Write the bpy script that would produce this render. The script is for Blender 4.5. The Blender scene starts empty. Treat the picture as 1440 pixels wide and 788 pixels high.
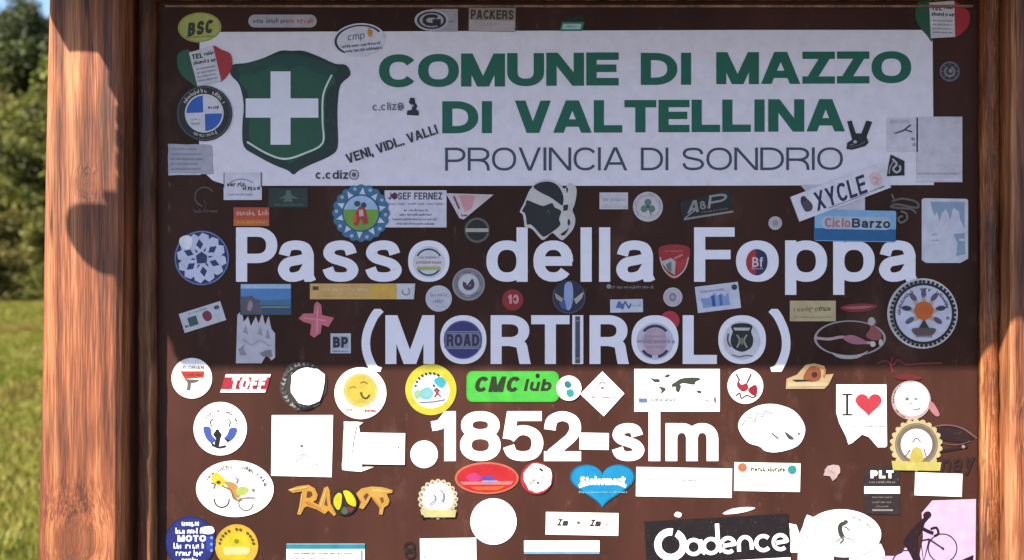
import bpy, bmesh, math, random
import numpy as np
from mathutils import Vector, Matrix, noise as mnoise

sc = bpy.context.scene
col = sc.collection
R = math.radians
ZC = 1.60          # height of the middle of the board above the ground (camera height)
DIST = 1.5         # camera distance from the board face (board face is the plane y = 0)

# ------------------------------------------------------------------ camera
cam = bpy.data.cameras.new('camera')
cam.sensor_width = 36.0
cam.lens = 36.0 * DIST * 1000 / 1440
cam.clip_start = 0.05
cam.clip_end = 2000
cam.dof.use_dof = True
cam.dof.focus_distance = DIST
cam.dof.aperture_fstop = 4.5
camo = bpy.data.objects.new('camera', cam)
camo.location = (0, -DIST, ZC)
camo.rotation_euler = (R(90), 0, 0)
col.objects.link(camo)
sc.camera = camo

# ------------------------------------------------------------------ sky and sun
SUN_DIR = Vector((0.87, 1.0, -1.25)).normalized()       # the way the light travels
to_sun = -SUN_DIR
elev = math.asin(to_sun.z)
az = math.atan2(to_sun.x, to_sun.y)                      # clockwise from +y
w = bpy.data.worlds.new('World')
sc.world = w
w.use_nodes = True
nt = w.node_tree
bg = nt.nodes['Background']
sky = nt.nodes.new('ShaderNodeTexSky')
sky.sky_type = 'NISHITA'
sky.sun_disc = False
sky.sun_elevation = elev
sky.sun_rotation = az
sky.altitude = 1800
sky.air_density = 1.0
sky.dust_density = 2.0
nt.links.new(sky.outputs[0], bg.inputs[0])
bg.inputs[1].default_value = 0.092
sun = bpy.data.lights.new('sun', 'SUN')
sun.energy = 5.0
sun.angle = R(0.53)
sun.color = (1.0, 0.93, 0.82)
suno = bpy.data.objects.new('sun', sun)
suno.rotation_euler = SUN_DIR.to_track_quat('-Z', 'Y').to_euler()
suno.location = (-6, -8, 10)
col.objects.link(suno)

vs = sc.view_settings
vs.view_transform = 'Standard'
vs.look = 'None'
vs.exposure = 1.62
vs.gamma = 1.0
vs.use_curve_mapping = False
sc.render.filter_size = 1.9
sc.cycles.use_denoising = True
sc.cycles.max_bounces = 6

rnd = random.Random(7)

# ------------------------------------------------------------------ materials
def lin(c):
    c = c / 255.0
    return c / 12.92 if c <= 0.04045 else ((c + 0.055) / 1.055) ** 2.4

def hexc(h):
    return tuple(lin(int(h[i:i + 2], 16)) for i in (0, 2, 4))

MATS = {}

def vinyl(h, rough=0.42, var=0.16):
    """printed vinyl: flat ink colour with slight fading and grime"""
    key = (h, rough, var)
    if key in MATS:
        return MATS[key]
    m = bpy.data.materials.new('vinyl_' + h)
    m.use_nodes = True
    n = m.node_tree.nodes
    L = m.node_tree.links.new
    p = n['Principled BSDF']
    c = hexc(h)
    tc = n.new('ShaderNodeTexCoord')
    info = n.new('ShaderNodeObjectInfo')
    add = n.new('ShaderNodeVectorMath'); add.operation = 'ADD'
    L(tc.outputs['Object'], add.inputs[0]); L(info.outputs['Location'], add.inputs[1])
    nz = n.new('ShaderNodeTexNoise')
    nz.inputs['Scale'].default_value = 55
    nz.inputs['Detail'].default_value = 6
    nz.inputs['Roughness'].default_value = 0.65
    L(add.outputs[0], nz.inputs['Vector'])
    mr = n.new('ShaderNodeMapRange')
    mr.inputs['From Min'].default_value = 0.3
    mr.inputs['From Max'].default_value = 0.7
    mr.inputs['To Min'].default_value = 1.0 - var * 1.6
    mr.inputs['To Max'].default_value = 1.0
    L(nz.outputs[0], mr.inputs[0])
    mul = n.new('ShaderNodeMix'); mul.data_type = 'RGBA'; mul.blend_type = 'MULTIPLY'
    mul.inputs[0].default_value = 1.0
    mul.inputs[6].default_value = (*c, 1)
    L(mr.outputs[0], mul.inputs[7])
    L(mul.outputs[2], p.inputs['Base Color'])
    # hairline scratches and specks of dirt
    mp = n.new('ShaderNodeMapping'); mp.inputs['Scale'].default_value = (1.0, 1.0, 0.45); mp.inputs['Rotation'].default_value = (0, R(28), 0)
    L(add.outputs[0], mp.inputs[0])
    sn = n.new('ShaderNodeTexNoise'); sn.inputs['Scale'].default_value = 420; sn.inputs['Detail'].default_value = 3
    L(mp.outputs[0], sn.inputs['Vector'])
    sr = n.new('ShaderNodeMapRange'); sr.inputs['From Min'].default_value = .64; sr.inputs['From Max'].default_value = .80
    sr.inputs['To Min'].default_value = 0; sr.inputs['To Max'].default_value = min(.5, var * 1.7)
    L(sn.outputs[0], sr.inputs[0])
    wm = n.new('ShaderNodeMix'); wm.data_type = 'RGBA'
    L(sr.outputs[0], wm.inputs[0]); L(mul.outputs[2], wm.inputs[6]); wm.inputs[7].default_value = (.20, .17, .16, 1)
    L(wm.outputs[2], p.inputs['Base Color'])
    r2 = n.new('ShaderNodeMapRange')
    r2.inputs['To Min'].default_value = rough - 0.08
    r2.inputs['To Max'].default_value = rough + 0.18
    L(nz.outputs[0], r2.inputs[0])
    L(r2.outputs[0], p.inputs['Roughness'])
    p.inputs['Specular IOR Level'].default_value = 0.35
    MATS[key] = m
    return m

def wood(name, dark, mid, light, knots=(), scale=1.0, rough=0.55, dirt=0.5):
    m = bpy.data.materials.new(name)
    m.use_nodes = True
    n = m.node_tree.nodes
    L = m.node_tree.links.new
    p = n['Principled BSDF']
    tc = n.new('ShaderNodeTexCoord')
    vec = tc.outputs['Object']
    kmask = None
    for kx, kz, kr in knots:       # grain bends round each knot
        sub = n.new('ShaderNodeVectorMath'); sub.operation = 'SUBTRACT'
        L(tc.outputs['Object'], sub.inputs[0]); sub.inputs[1].default_value = (kx, 0, kz)
        sca = n.new('ShaderNodeVectorMath'); sca.operation = 'MULTIPLY'
        L(sub.outputs[0], sca.inputs[0]); sca.inputs[1].default_value = (1, 0, 0.8)
        ln = n.new('ShaderNodeVectorMath'); ln.operation = 'LENGTH'
        L(sca.outputs[0], ln.inputs[0])
        g = n.new('ShaderNodeMapRange'); g.interpolation_type = 'SMOOTHSTEP'
        g.inputs['From Min'].default_value = 0
        g.inputs['From Max'].default_value = kr * 2.6
        g.inputs['To Min'].default_value = 1
        g.inputs['To Max'].default_value = 0
        L(ln.outputs[1], g.inputs[0])
        nrm = n.new('ShaderNodeVectorMath'); nrm.operation = 'NORMALIZE'
        L(sub.outputs[0], nrm.inputs[0])
        sc2 = n.new('ShaderNodeVectorMath'); sc2.operation = 'SCALE'
        L(nrm.outputs[0], sc2.inputs[0])
        mm = n.new('ShaderNodeMath'); mm.operation = 'MULTIPLY'
        L(g.outputs[0], mm.inputs[0]); mm.inputs[1].default_value = -kr * 0.7
        L(mm.outputs[0], sc2.inputs[3])
        ad = n.new('ShaderNodeVectorMath'); ad.operation = 'ADD'
        L(vec, ad.inputs[0]); L(sc2.outputs[0], ad.inputs[1])
        vec = ad.outputs[0]
        g2 = n.new('ShaderNodeMapRange'); g2.interpolation_type = 'SMOOTHSTEP'
        g2.inputs['From Min'].default_value = kr * 0.55
        g2.inputs['From Max'].default_value = kr * 1.15
        g2.inputs['To Min'].default_value = 1
        g2.inputs['To Max'].default_value = 0
        L(ln.outputs[1], g2.inputs[0])
        if kmask is None:
            kmask = g2.outputs[0]
        else:
            mx = n.new('ShaderNodeMath'); mx.operation = 'MAXIMUM'
            L(kmask, mx.inputs[0]); L(g2.outputs[0], mx.inputs[1])
            kmask = mx.outputs[0]
    mp = n.new('ShaderNodeMapping')
    mp.inputs['Scale'].default_value = (scale, scale, scale * 0.032)
    L(vec, mp.inputs[0])
    n1 = n.new('ShaderNodeTexNoise')
    n1.inputs['Scale'].default_value = 42
    n1.inputs['Detail'].default_value = 9
    n1.inputs['Roughness'].default_value = 0.62
    n1.inputs['Distortion'].default_value = 0.15
    L(mp.outputs[0], n1.inputs['Vector'])
    n2 = n.new('ShaderNodeTexNoise')
    n2.inputs['Scale'].default_value = 520
    n2.inputs['Detail'].default_value = 4
    L(mp.outputs[0], n2.inputs['Vector'])
    n3 = n.new('ShaderNodeTexNoise')           # broad stain
    n3.inputs['Scale'].default_value = 7
    n3.inputs['Detail'].default_value = 5
    L(tc.outputs['Object'], n3.inputs['Vector'])
    ramp = n.new('ShaderNodeValToRGB')
    e = ramp.color_ramp.elements
    e[0].position = 0.34; e[0].color = (*hexc(dark), 1)
    e[1].position = 0.68; e[1].color = (*hexc(light), 1)
    k = ramp.color_ramp.elements.new(0.5); k.color = (*hexc(mid), 1)
    mix = n.new('ShaderNodeMath'); mix.operation = 'MULTIPLY_ADD'
    L(n2.outputs[0], mix.inputs[0]); mix.inputs[1].default_value = 0.5
    sb = n.new('ShaderNodeMath'); sb.operation = 'SUBTRACT'
    L(n1.outputs[0], sb.inputs[0]); sb.inputs[1].default_value = 0.25
    L(sb.outputs[0], mix.inputs[2])
    L(mix.outputs[0], ramp.inputs[0])
    st = n.new('ShaderNodeMapRange')
    st.inputs['From Min'].default_value = 0.35
    st.inputs['From Max'].default_value = 0.68
    st.inputs['To Min'].default_value = 1.0 - dirt
    st.inputs['To Max'].default_value = 1.0
    L(n3.outputs[0], st.inputs[0])
    mul = n.new('ShaderNodeMix'); mul.data_type = 'RGBA'; mul.blend_type = 'MULTIPLY'
    mul.inputs[0].default_value = 1
    L(ramp.outputs[0], mul.inputs[6]); L(st.outputs[0], mul.inputs[7])
    out = mul.outputs[2]
    mc = n.new('ShaderNodeMapping'); mc.inputs['Scale'].default_value = (1, 1, 0.022); mc.inputs['Location'].default_value = (3.1, 1.7, 0.4)
    L(vec, mc.inputs[0])
    n4 = n.new('ShaderNodeTexNoise'); n4.inputs['Scale'].default_value = 48; n4.inputs['Detail'].default_value = 2
    L(mc.outputs[0], n4.inputs['Vector'])
    cr = n.new('ShaderNodeValToRGB')           # drying cracks: thin dark lines
    ce = cr.color_ramp.elements
    ce[0].position = 0.478; ce[0].color = (0, 0, 0, 1)
    ce[1].position = 0.502; ce[1].color = (0, 0, 0, 1)
    ck = ce.new(0.490); ck.color = (1, 1, 1, 1)
    L(n4.outputs[0], cr.inputs[0])
    cb = n.new('ShaderNodeTexNoise'); cb.inputs['Scale'].default_value = 9
    L(tc.outputs['Object'], cb.inputs['Vector'])
    cg = n.new('ShaderNodeMapRange'); cg.inputs['From Min'].default_value = .48; cg.inputs['From Max'].default_value = .62
    L(cb.outputs[0], cg.inputs[0])
    cm = n.new('ShaderNodeMath'); cm.operation = 'MULTIPLY'
    L(cr.outputs[0], cm.inputs[0]); L(cg.outputs[0], cm.inputs[1])
    cx = n.new('ShaderNodeMix'); cx.data_type = 'RGBA'
    L(cm.outputs[0], cx.inputs[0]); L(out, cx.inputs[6]); cx.inputs[7].default_value = (*hexc('2a1408'), 1)
    out = cx.outputs[2]
    if kmask is not None:
        mk = n.new('ShaderNodeMix'); mk.data_type = 'RGBA'
        km = n.new('ShaderNodeMath'); km.operation = 'MULTIPLY'
        L(kmask, km.inputs[0]); km.inputs[1].default_value = 0.72
        L(km.outputs[0], mk.inputs[0]); L(out, mk.inputs[6])
        mk.inputs[7].default_value = (*hexc('5a2f18'), 1)
        out = mk.outputs[2]
    L(out, p.inputs['Base Color'])
    p.inputs['Roughness'].default_value = rough
    p.inputs['Specular IOR Level'].default_value = 0.4
    bp = n.new('ShaderNodeBump')
    bp.inputs['Strength'].default_value = 0.5
    bp.inputs['Distance'].default_value = 0.004
    L(mix.outputs[0], bp.inputs['Height'])
    L(bp.outputs[0], p.inputs['Normal'])
    return m

def noisy(name, c1, c2, scale, rough=0.8, bump=0.0, c3=None, stretch=(1, 1, 1), lo=0.35, hi=0.65, rand=0.0, transl=0.0):
    m = bpy.data.materials.new(name)
    m.use_nodes = True
    n = m.node_tree.nodes
    L = m.node_tree.links.new
    p = n['Principled BSDF']
    tc = n.new('ShaderNodeTexCoord')
    mp = n.new('ShaderNodeMapping'); mp.inputs['Scale'].default_value = stretch
    L(tc.outputs['Object'], mp.inputs[0])
    nz = n.new('ShaderNodeTexNoise')
    nz.inputs['Scale'].default_value = scale
    nz.inputs['Detail'].default_value = 7
    nz.inputs['Roughness'].default_value = 0.62
    L(mp.outputs[0], nz.inputs['Vector'])
    ramp = n.new('ShaderNodeValToRGB')
    e = ramp.color_ramp.elements
    e[0].position = lo; e[0].color = (*hexc(c1), 1)
    e[1].position = hi; e[1].color = (*hexc(c2), 1)
    if c3:
        k = e.new((lo + hi) / 2); k.color = (*hexc(c3), 1)
    L(nz.outputs[0], ramp.inputs[0])
    out = ramp.outputs[0]
    if rand:
        oi = n.new('ShaderNodeObjectInfo')
        hs = n.new('ShaderNodeHueSaturation')
        mr = n.new('ShaderNodeMapRange')
        mr.inputs['To Min'].default_value = 0.5 - rand * 0.12
        mr.inputs['To Max'].default_value = 0.5 + rand * 0.05
        L(oi.outputs['Random'], mr.inputs[0]); L(mr.outputs[0], hs.inputs['Hue'])
        L(out, hs.inputs['Color'])
        out = hs.outputs[0]
    L(out, p.inputs['Base Color'])
    p.inputs['Roughness'].default_value = rough
    p.inputs['Specular IOR Level'].default_value = 0.3
    if transl:
        p.inputs['Transmission Weight'].default_value = 0.0
        tr = n.new('ShaderNodeBsdfTranslucent')
        L(out, tr.inputs[0])
        ms = n.new('ShaderNodeMixShader'); ms.inputs[0].default_value = transl
        L(p.outputs[0], ms.inputs[1]); L(tr.outputs[0], ms.inputs[2])
        L(ms.outputs[0], n['Material Output'].inputs[0])
    if bump:
        bp = n.new('ShaderNodeBump')
        bp.inputs['Strength'].default_value = bump
        bp.inputs['Distance'].default_value = 0.01
        L(nz.outputs[0], bp.inputs['Height']); L(bp.outputs[0], p.inputs['Normal'])
    return m

M_POST = wood('varnished_post', '4c2614', '86492a', 'b87a50', knots=((-0.590, -0.352, 0.030), (-0.575, 0.13, 0.010)), dirt=0.35)
M_POST_R = wood('varnished_post_right', '4a2612', '864c2c', 'ba8058', knots=((0.72, -0.2, 0.02),), dirt=0.35)
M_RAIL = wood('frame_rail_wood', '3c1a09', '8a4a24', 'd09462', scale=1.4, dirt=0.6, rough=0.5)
M_RAIL_L = wood('shaded_rail_wood', '2a1206', '5c3018', '966038', scale=1.4, dirt=0.65, rough=0.5)  # darker copy of the rail wood, the left rail's shade put into its colours
M_ROOF = wood('roof_wood', '3a2415', '5c3a22', '7a5434', dirt=0.5)
M_PANEL = noisy('brown_panel_paint', '281711', '452821', 5, rough=0.5, c3='371f18', stretch=(1, 1, 0.3), lo=.28, hi=.74)
M_PANEL.node_tree.nodes['Principled BSDF'].inputs['Specular IOR Level'].default_value = 0.12
def smudge(m):
    # old glue, dust and wiped patches on the painted panel
    n = m.node_tree.nodes; L = m.node_tree.links.new; p = n['Principled BSDF']
    src = p.inputs['Base Color'].links[0].from_socket
    tc = n.new('ShaderNodeTexCoord')
    out = src
    for sc_, st, lo, hi, amt, c in ((11, (1, 1, .55), .56, .74, .34, '6c4c44'), (70, (1, 1, .35), .60, .72, .30, '7a5e56'), (26, (1, 1, 1), .60, .75, .45, '1c0e0c')):
        mp = n.new('ShaderNodeMapping'); mp.inputs['Scale'].default_value = st; L(tc.outputs['Object'], mp.inputs[0])
        nz = n.new('ShaderNodeTexNoise'); nz.inputs['Scale'].default_value = sc_; nz.inputs['Detail'].default_value = 9; nz.inputs['Roughness'].default_value = .7
        L(mp.outputs[0], nz.inputs['Vector'])
        mr = n.new('ShaderNodeMapRange'); mr.inputs['From Min'].default_value = lo; mr.inputs['From Max'].default_value = hi; mr.inputs['To Max'].default_value = amt
        L(nz.outputs[0], mr.inputs[0])
        mx = n.new('ShaderNodeMix'); mx.data_type = 'RGBA'
        L(mr.outputs[0], mx.inputs[0]); L(out, mx.inputs[6]); mx.inputs[7].default_value = (*hexc(c), 1)
        out = mx.outputs[2]
    L(out, p.inputs['Base Color'])
smudge(M_PANEL)
WHITE = 'e6e4e6'
BLACK = '161214'

# ------------------------------------------------------------------ mesh helpers
def mesh_obj(name, verts, faces, mat, parent=None, loc=(0, 0, 0), smooth=False):
    me = bpy.data.meshes.new(name)
    me.from_pydata(verts, [], faces)
    me.materials.append(mat)
    if smooth:
        me.polygons.foreach_set('use_smooth', [True] * len(me.polygons))
    me.update()
    o = bpy.data.objects.new(name, me)
    o.location = loc
    col.objects.link(o)
    if parent:
        o.parent = parent
    return o

def tag(o, label, cat, group=None, kind=None):
    o['label'] = label
    o['category'] = cat
    if group:
        o['group'] = group
    if kind:
        o['kind'] = kind
    return o

def empty(name, loc):
    o = bpy.data.objects.new(name, None)
    o.location = loc
    o.empty_display_size = 0.1
    col.objects.link(o)
    return o

def bm_obj(name, bm, mat, parent=None, loc=(0, 0, 0), smooth=False):
    me = bpy.data.meshes.new(name)
    bm.normal_update()
    bm.to_mesh(me); bm.free()
    me.materials.append(mat)
    if smooth:
        me.polygons.foreach_set('use_smooth', [True] * len(me.polygons))
    o = bpy.data.objects.new(name, me)
    o.location = loc
    col.objects.link(o)
    if parent:
        o.parent = parent
    return o

def box_bm(x0, x1, y0, y1, z0, z1, bev=0.0, seg=2):
    bm = bmesh.new()
    bmesh.ops.create_cube(bm, size=1)
    for v in bm.verts:
        v.co = Vector((x0 + (v.co.x + .5) * (x1 - x0), y0 + (v.co.y + .5) * (y1 - y0), z0 + (v.co.z + .5) * (z1 - z0)))
    if bev:
        bmesh.ops.bevel(bm, geom=bm.edges[:], offset=bev, segments=seg, profile=0.6, affect='EDGES')
    return bm

# ------------------------------------------------------------------ stroke lettering (grotesque capitals and small letters)
def EL(x0, y0, x1, y1, a0, a1, n=18, e=2.25):
    cx, cy, rx, ry = (x0 + x1) / 2, (y0 + y1) / 2, (x1 - x0) / 2, (y1 - y0) / 2
    out = []
    for i in range(n + 1):
        a = R(a0 + (a1 - a0) * i / n)
        c, s = math.cos(a), math.sin(a)
        out.append((cx + rx * math.copysign(abs(c) ** (2 / e), c), cy + ry * math.copysign(abs(s) ** (2 / e), s)))
    return out

def SP(pts, n=4):
    P = [pts[0]] + list(pts) + [pts[-1]]
    out = []
    for i in range(1, len(P) - 2):
        p0, p1, p2, p3 = P[i - 1], P[i], P[i + 1], P[i + 2]
        for k in range(n):
            t = k / n
            out.append(tuple(0.5 * (2 * p1[j] + (p2[j] - p0[j]) * t + (2 * p0[j] - 5 * p1[j] + 4 * p2[j] - p3[j]) * t * t + (3 * p1[j] - p0[j] - 3 * p2[j] + p3[j]) * t ** 3) for j in (0, 1)))
    out.append(tuple(pts[-1]))
    return out

def ext(a, b, k=0.4):
    dx, dy = b[0] - a[0], b[1] - a[1]
    return [(a[0] - dx * k, a[1] - dy * k), (b[0] + dx * k, b[1] + dy * k)]

WID = dict(A=.92, B=.82, C=.84, D=.86, E=.74, F=.68, G=.92, H=.84, I=.0, J=.62, K=.88, L=.68, M=1.0, N=.86, O=.93, P=.78, Q=.93,
           R=.84, S=.80, T=.76, U=.84, V=.86, W=1.2, X=.86, Y=.84, Z=.76, a=.68, b=.72, c=.66, d=.72, e=.68, f=.42, g=.72, h=.68,
           i=.0, j=.3, k=.66, l=.0, m=1.0, n=.68, o=.72, p=.72, q=.72, r=.46, s=.64, t=.44, u=.68, v=.66, w=.95, x=.66, y=.66, z=.6)
WID.update({'0': .7, '1': .44, '2': .72, '3': .7, '4': .74, '5': .72, '6': .72, '7': .68, '8': .72, '9': .72, '(': .34, ')': .34, '-': .4,
            '.': .0, ',': .0, '+': .6, '@': .8, '&': .8, '!': 0, "'": 0, ' ': .32})
XH = 0.76

def glyph(ch, W, tx, ty, q=1.0):
    """strokes of one character; cap height 1, y up. returns (strokes, ylo, yhi)"""
    if W is None or W == 0:
        W = max(WID.get(ch, .7), tx)
    l, r, b, t = tx / 2, W - tx / 2, ty / 2, 1 - ty / 2
    X = XH - ty / 2
    c = W / 2
    n = max(6, int(20 * q)); s = max(2, int(5 * q))
    def nb(*pts):           # normalised points in the inset box
        return SP([(l + x * (r - l), b + y * (t - b)) for x, y in pts], s)
    def nx(*pts):           # the same in the small-letter box
        return SP([(l + x * (r - l), b + y * (X - b)) for x, y in pts], s)
    lo, hi = 0, 1
    if ch == 'A':
        k = tx * .52; st = [ext((k, 0), (c - tx * .12, 1)), ext((W - k, 0), (c + tx * .12, 1)), [(W * .24, .30), (W * .76, .30)]]
    elif ch == 'B':
        st = [[(l, 0), (l, 1)], [(l, t)] + EL(r - .5, .52, r - .04, t, 90, -90, n) + [(l, .52)], [(l, .52)] + EL(r - .55, b, r, .52, 90, -90, n) + [(l, b)]]
    elif ch == 'C':
        st = [EL(l, b, l + (r - l) * 1.09, t, 35, 325, n)]
    elif ch == 'D':
        st = [[(l, 0), (l, 1)], [(l, t), (W * .38, t)] + EL(2 * W * .38 - r, b, r, t, 90, -90, n) + [(W * .38, b), (l, b)]]
    elif ch == 'E':
        st = [[(l, 0), (l, 1)], [(l, t), (W, t)], [(l, .52), (W * .93, .52)], [(l, b), (W, b)]]
    elif ch == 'F':
        st = [[(l, 0), (l, 1)], [(l, t), (W, t)], [(l, .50), (W * .9, .50)]]
    elif ch == 'G':
        st = [EL(l, b, r, t, 40, 330, n), [(W * .55, .45), (W, .45)], [(r, .5), (r, 0)]]
    elif ch == 'H':
        st = [[(l, 0), (l, 1)], [(r, 0), (r, 1)], [(l, .52), (r, .52)]]
    elif ch in 'Il':
        st = [[(c, 0), (c, 1)]]
    elif ch == 'J':
        st = [[(r, 1), (r, .35)] + nb((1, .3), (.85, .05), (.5, 0), (.15, .06), (0, .3))]
    elif ch == 'K':
        st = [[(l, 0), (l, 1)], ext((l, .34), (W - tx * .6, 1), .3), ext((W * .36, .6), (W - tx * .55, 0), .3)]
    elif ch == 'L':
        st = [[(l, 0), (l, 1)], [(l, b), (W, b)]]
    elif ch == 'M':
        st = [[(l, 0), (l, 1)], [(r, 0), (r, 1)], ext((l * 1.15, 1), (c - tx * .05, .0), .2), ext((W - l * 1.15, 1), (c + tx * .05, .0), .2)]
    elif ch == 'N':
        st = [[(l, 0), (l, 1)], [(r, 0), (r, 1)], ext((l * 1.1, 1), (W - l * 1.1, 0), .2)]
    elif ch in 'O0Q':
        st = [EL(l, b, r, t, 0, 360, n * 2)]
        if ch == 'Q': st.append([(W * .6, .25), (W * .95, 0)])
    elif ch == 'P':
        st = [[(l, 0), (l, 1)], [(l, t), (W * .5, t)] + EL(W - r, .43, r, t, 90, -90, n)[1:] + [(l, .43)]]
    elif ch == 'R':
        st = [[(l, 0), (l, 1)], [(l, t), (W * .5, t)] + EL(W * .1, .46, r - .01, t, 90, -90, n)[1:] + [(l, .46)],
              SP([(W * .5, .46), (W * .76, .40), (r - .03, .24), (r, .08), (W - l * .7, -.06)], s)]
    elif ch == 'S':
        st = [nb((.97, .74), (.84, .94), (.5, 1), (.15, .94), (.03, .75), (.17, .59), (.5, .51), (.86, .42), (1, .24), (.86, .06), (.5, 0), (.15, .06), (0, .28))]
    elif ch == 'T':
        st = [[(0, t), (W, t)], [(c, 0), (c, 1)]]
    elif ch == 'U':
        st = [[(l, 1)] + EL(l, b, r, .75, 180, 360, n) + [(r, 1)]]
    elif ch == 'V':
        k = tx * .52; st = [ext((k, 1), (c - tx * .1, 0)), ext((W - k, 1), (c + tx * .1, 0))]
    elif ch == 'W':
        k = tx * .52; st = [ext((k, 1), (W * .28, 0)), ext((W * .28, 0), (c, 1)), ext((c, 1), (W * .72, 0)), ext((W * .72, 0), (W - k, 1))]
    elif ch == 'X':
        k = tx * .6; st = [ext((k, 0), (W - k, 1)), ext((k, 1), (W - k, 0))]
    elif ch == 'Y':
        k = tx * .55; st = [[(c, 0), (c, .5)], ext((c, .42), (k, 1)), ext((c, .42), (W - k, 1))]
        st[1][0] = (c, .40); st[2][0] = (c, .40)
    elif ch == 'Z':
        st = [[(0, t), (W, t)], [(0, b), (W, b)], ext((tx * .62, 0), (W - tx * .62, 1), .2)]
    elif ch == 'a':
        st = [nx((.02, .68), (.14, .93), (.46, 1), (.80, .93), (.93, .70))[:-1] + [(l + .93 * (r - l), b + .68 * (X - b)), (l + .93 * (r - l), .1), (W - l * .85, 0)],
              nx((.92, .60), (.55, .53), (.15, .45), (0, .24), (.13, .04), (.40, 0), (.72, .10), (.92, .36))]
        hi = XH
    elif ch in 'bdpq':
        ring = EL(l, b, r, X, 0, 360, n * 2)
        x = l if ch in 'bp' else r
        lo = -.24 if ch in 'pq' else 0
        st = [ring, [(x, lo), (x, 1 if ch in 'bd' else XH)]]
        if ch in 'pq': hi = XH
    elif ch == 'c':
        st = [EL(l, b, r, X, 42, 318, n)]; hi = XH
    elif ch == 'e':
        st = [[(l, XH * .5), (W - .02, XH * .5)], EL(l, b, r, X, -2, 325, n)]; hi = XH
    elif ch == 'f':
        st = [[(W * .42, 0), (W * .42, .75)] + SP([(W * .42, .8), (W * .55, .96), (W, t)], s), [(0, XH - b), (W, XH - b)]]
    elif ch == 'g':
        st = [EL(l, b, r, X, 0, 360, n * 2), [(r, XH), (r, 0)] + EL(l, -.26 + b, r, .2, 0, -150, n)]; lo = -.3
    elif ch in 'hn':
        st = [[(l, 0), (l, 1 if ch == 'h' else XH)], EL(l, XH - .62, r, X, 165, 0, n) + [(r, 0)]]
        hi = 1 if ch == 'h' else XH
    elif ch == 'i':
        st = [[(c, 0), (c, XH)], [(c, .85), (c, 1)]]
    elif ch == 'j':
        st = [[(r, XH), (r, -.1), (0, -.2)], [(r, .85), (r, 1)]]; lo = -.25
    elif ch == 'k':
        st = [[(l, 0), (l, 1)], ext((l, .25), (W - tx * .6, XH), .1), ext((W * .35, .45), (W - tx * .5, 0), .3)]
    elif ch == 'm':
        st = [[(l, 0), (l, XH)], EL(l, XH - .56, c, X, 165, 0, n) + [(c, 0)], EL(c, XH - .56, r, X, 165, 0, n) + [(r, 0)]]; hi = XH
    elif ch == 'o':
        st = [EL(l, b, r, X, 0, 360, n * 2)]; hi = XH
    elif ch == 'r':
        st = [[(l, 0), (l, XH)], SP([(l, XH * .6), (W * .55, X * .96), (W, X)], s)]; hi = XH
    elif ch == 's':
        st = [nx((.95, .72), (.82, .94), (.5, 1), (.16, .93), (.05, .74), (.2, .59), (.5, .51), (.84, .41), (1, .23), (.86, .05), (.5, 0), (.15, .06), (0, .28))]; hi = XH
    elif ch == 't':
        st = [[(W * .4, 1 - .06), (W * .4, .2)] + SP([(W * .4, .2), (W * .55, b), (W, b)], s), [(0, XH - b), (W, XH - b)]]
    elif ch == 'u':
        st = [[(l, XH)] + EL(l, b, r, .6, 180, 330, n), [(r, XH), (r, 0)]]; hi = XH
    elif ch in 'vy':
        k = tx * .5; st = [ext((k, XH), (c, 0)), ext((W - k, XH), (c, 0))]; hi = XH
        if ch == 'y':
            lo = -.24; st = [[st[0][0], (c, 0)], ext((W - k, XH), (c, 0))]
    elif ch == 'w':
        st = [ext((l, XH), (W * .28, 0)), ext((W * .28, 0), (c, XH)), ext((c, XH), (W * .72, 0)), ext((W * .72, 0), (r, XH))]; hi = XH
    elif ch == 'x':
        st = [ext((l, 0), (r, XH)), ext((l, XH), (r, 0))]; hi = XH
    elif ch == 'z':
        st = [[(0, XH - b), (W, XH - b)], [(0, b), (W, b)], ext((l, 0), (r, XH))]; hi = XH
    elif ch == '1':
        st = [[(W - l, 0), (W - l, 1)], SP([(0, .70), (W * .4, .75), (W - l, .97)], s)]
    elif ch == '2':
        st = [nb((0, .66), (.1, .9), (.5, 1), (.9, .9), (1, .68), (.85, .48), (.5, .28), (.12, .08), (.04, -.02)), [(0, b), (W, b)]]
    elif ch == '3':
        st = [nb((0, .76), (.15, .95), (.5, 1), (.88, .92), (.95, .74), (.8, .57), (.4, .53)), nb((.4, .53), (.85, .46), (1, .26), (.86, .06), (.5, 0), (.12, .06), (0, .26))]
    elif ch == '4':
        st = [[(W * .72, 0), (W * .72, 1)], [(0, .28), (W, .28)], ext((l, .28), (W * .72, 1), .1)]
    elif ch == '5':
        st = [[(W * .18, t), (W * .96, t)], [(W * .25, 1), (W * .14, .44)], nb((.03, .44), (.25, .60), (.55, .65), (.88, .55), (1, .32), (.86, .07), (.5, 0), (.14, .06), (0, .25))]
    elif ch == '6':
        st = [EL(l, b, r, .64, 0, 360, n * 2), nb((.95, .8), (.8, .96), (.5, 1), (.12, .85), (0, .4))]
    elif ch == '7':
        st = [[(0, t), (W, t)], ext((W * .3, 0), (r, 1), .1)]
    elif ch == '8':
        st = [EL(l, b, r, .54, 0, 360, n * 2), EL(l + .02, .54, r - .02, t, 0, 360, n * 2)]
    elif ch == '9':
        st = [EL(l, .36, r, t, 0, 360, n * 2), nb((.05, .2), (.2, .04), (.5, 0), (.88, .15), (1, .6))]
    elif ch == '(':
        st = [SP([(r + l, 1.13), (W * .62, .95), (l + .01, .6), (l + .01, .25), (W * .62, -.08), (r + l, -.16)], s)]; lo, hi = -.16, 1.13
    elif ch == ')':
        st = [SP([(0, 1.13), (W * .38, .95), (r - .01, .6), (r - .01, .25), (W * .38, -.08), (0, -.16)], s)]; lo, hi = -.16, 1.13
    elif ch == '-':
        st = [[(0, .36), (W, .36)]]
    elif ch == '.':
        st = [[(c, 0), (c, ty * 1.2)]]
    elif ch in ",'":
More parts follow.
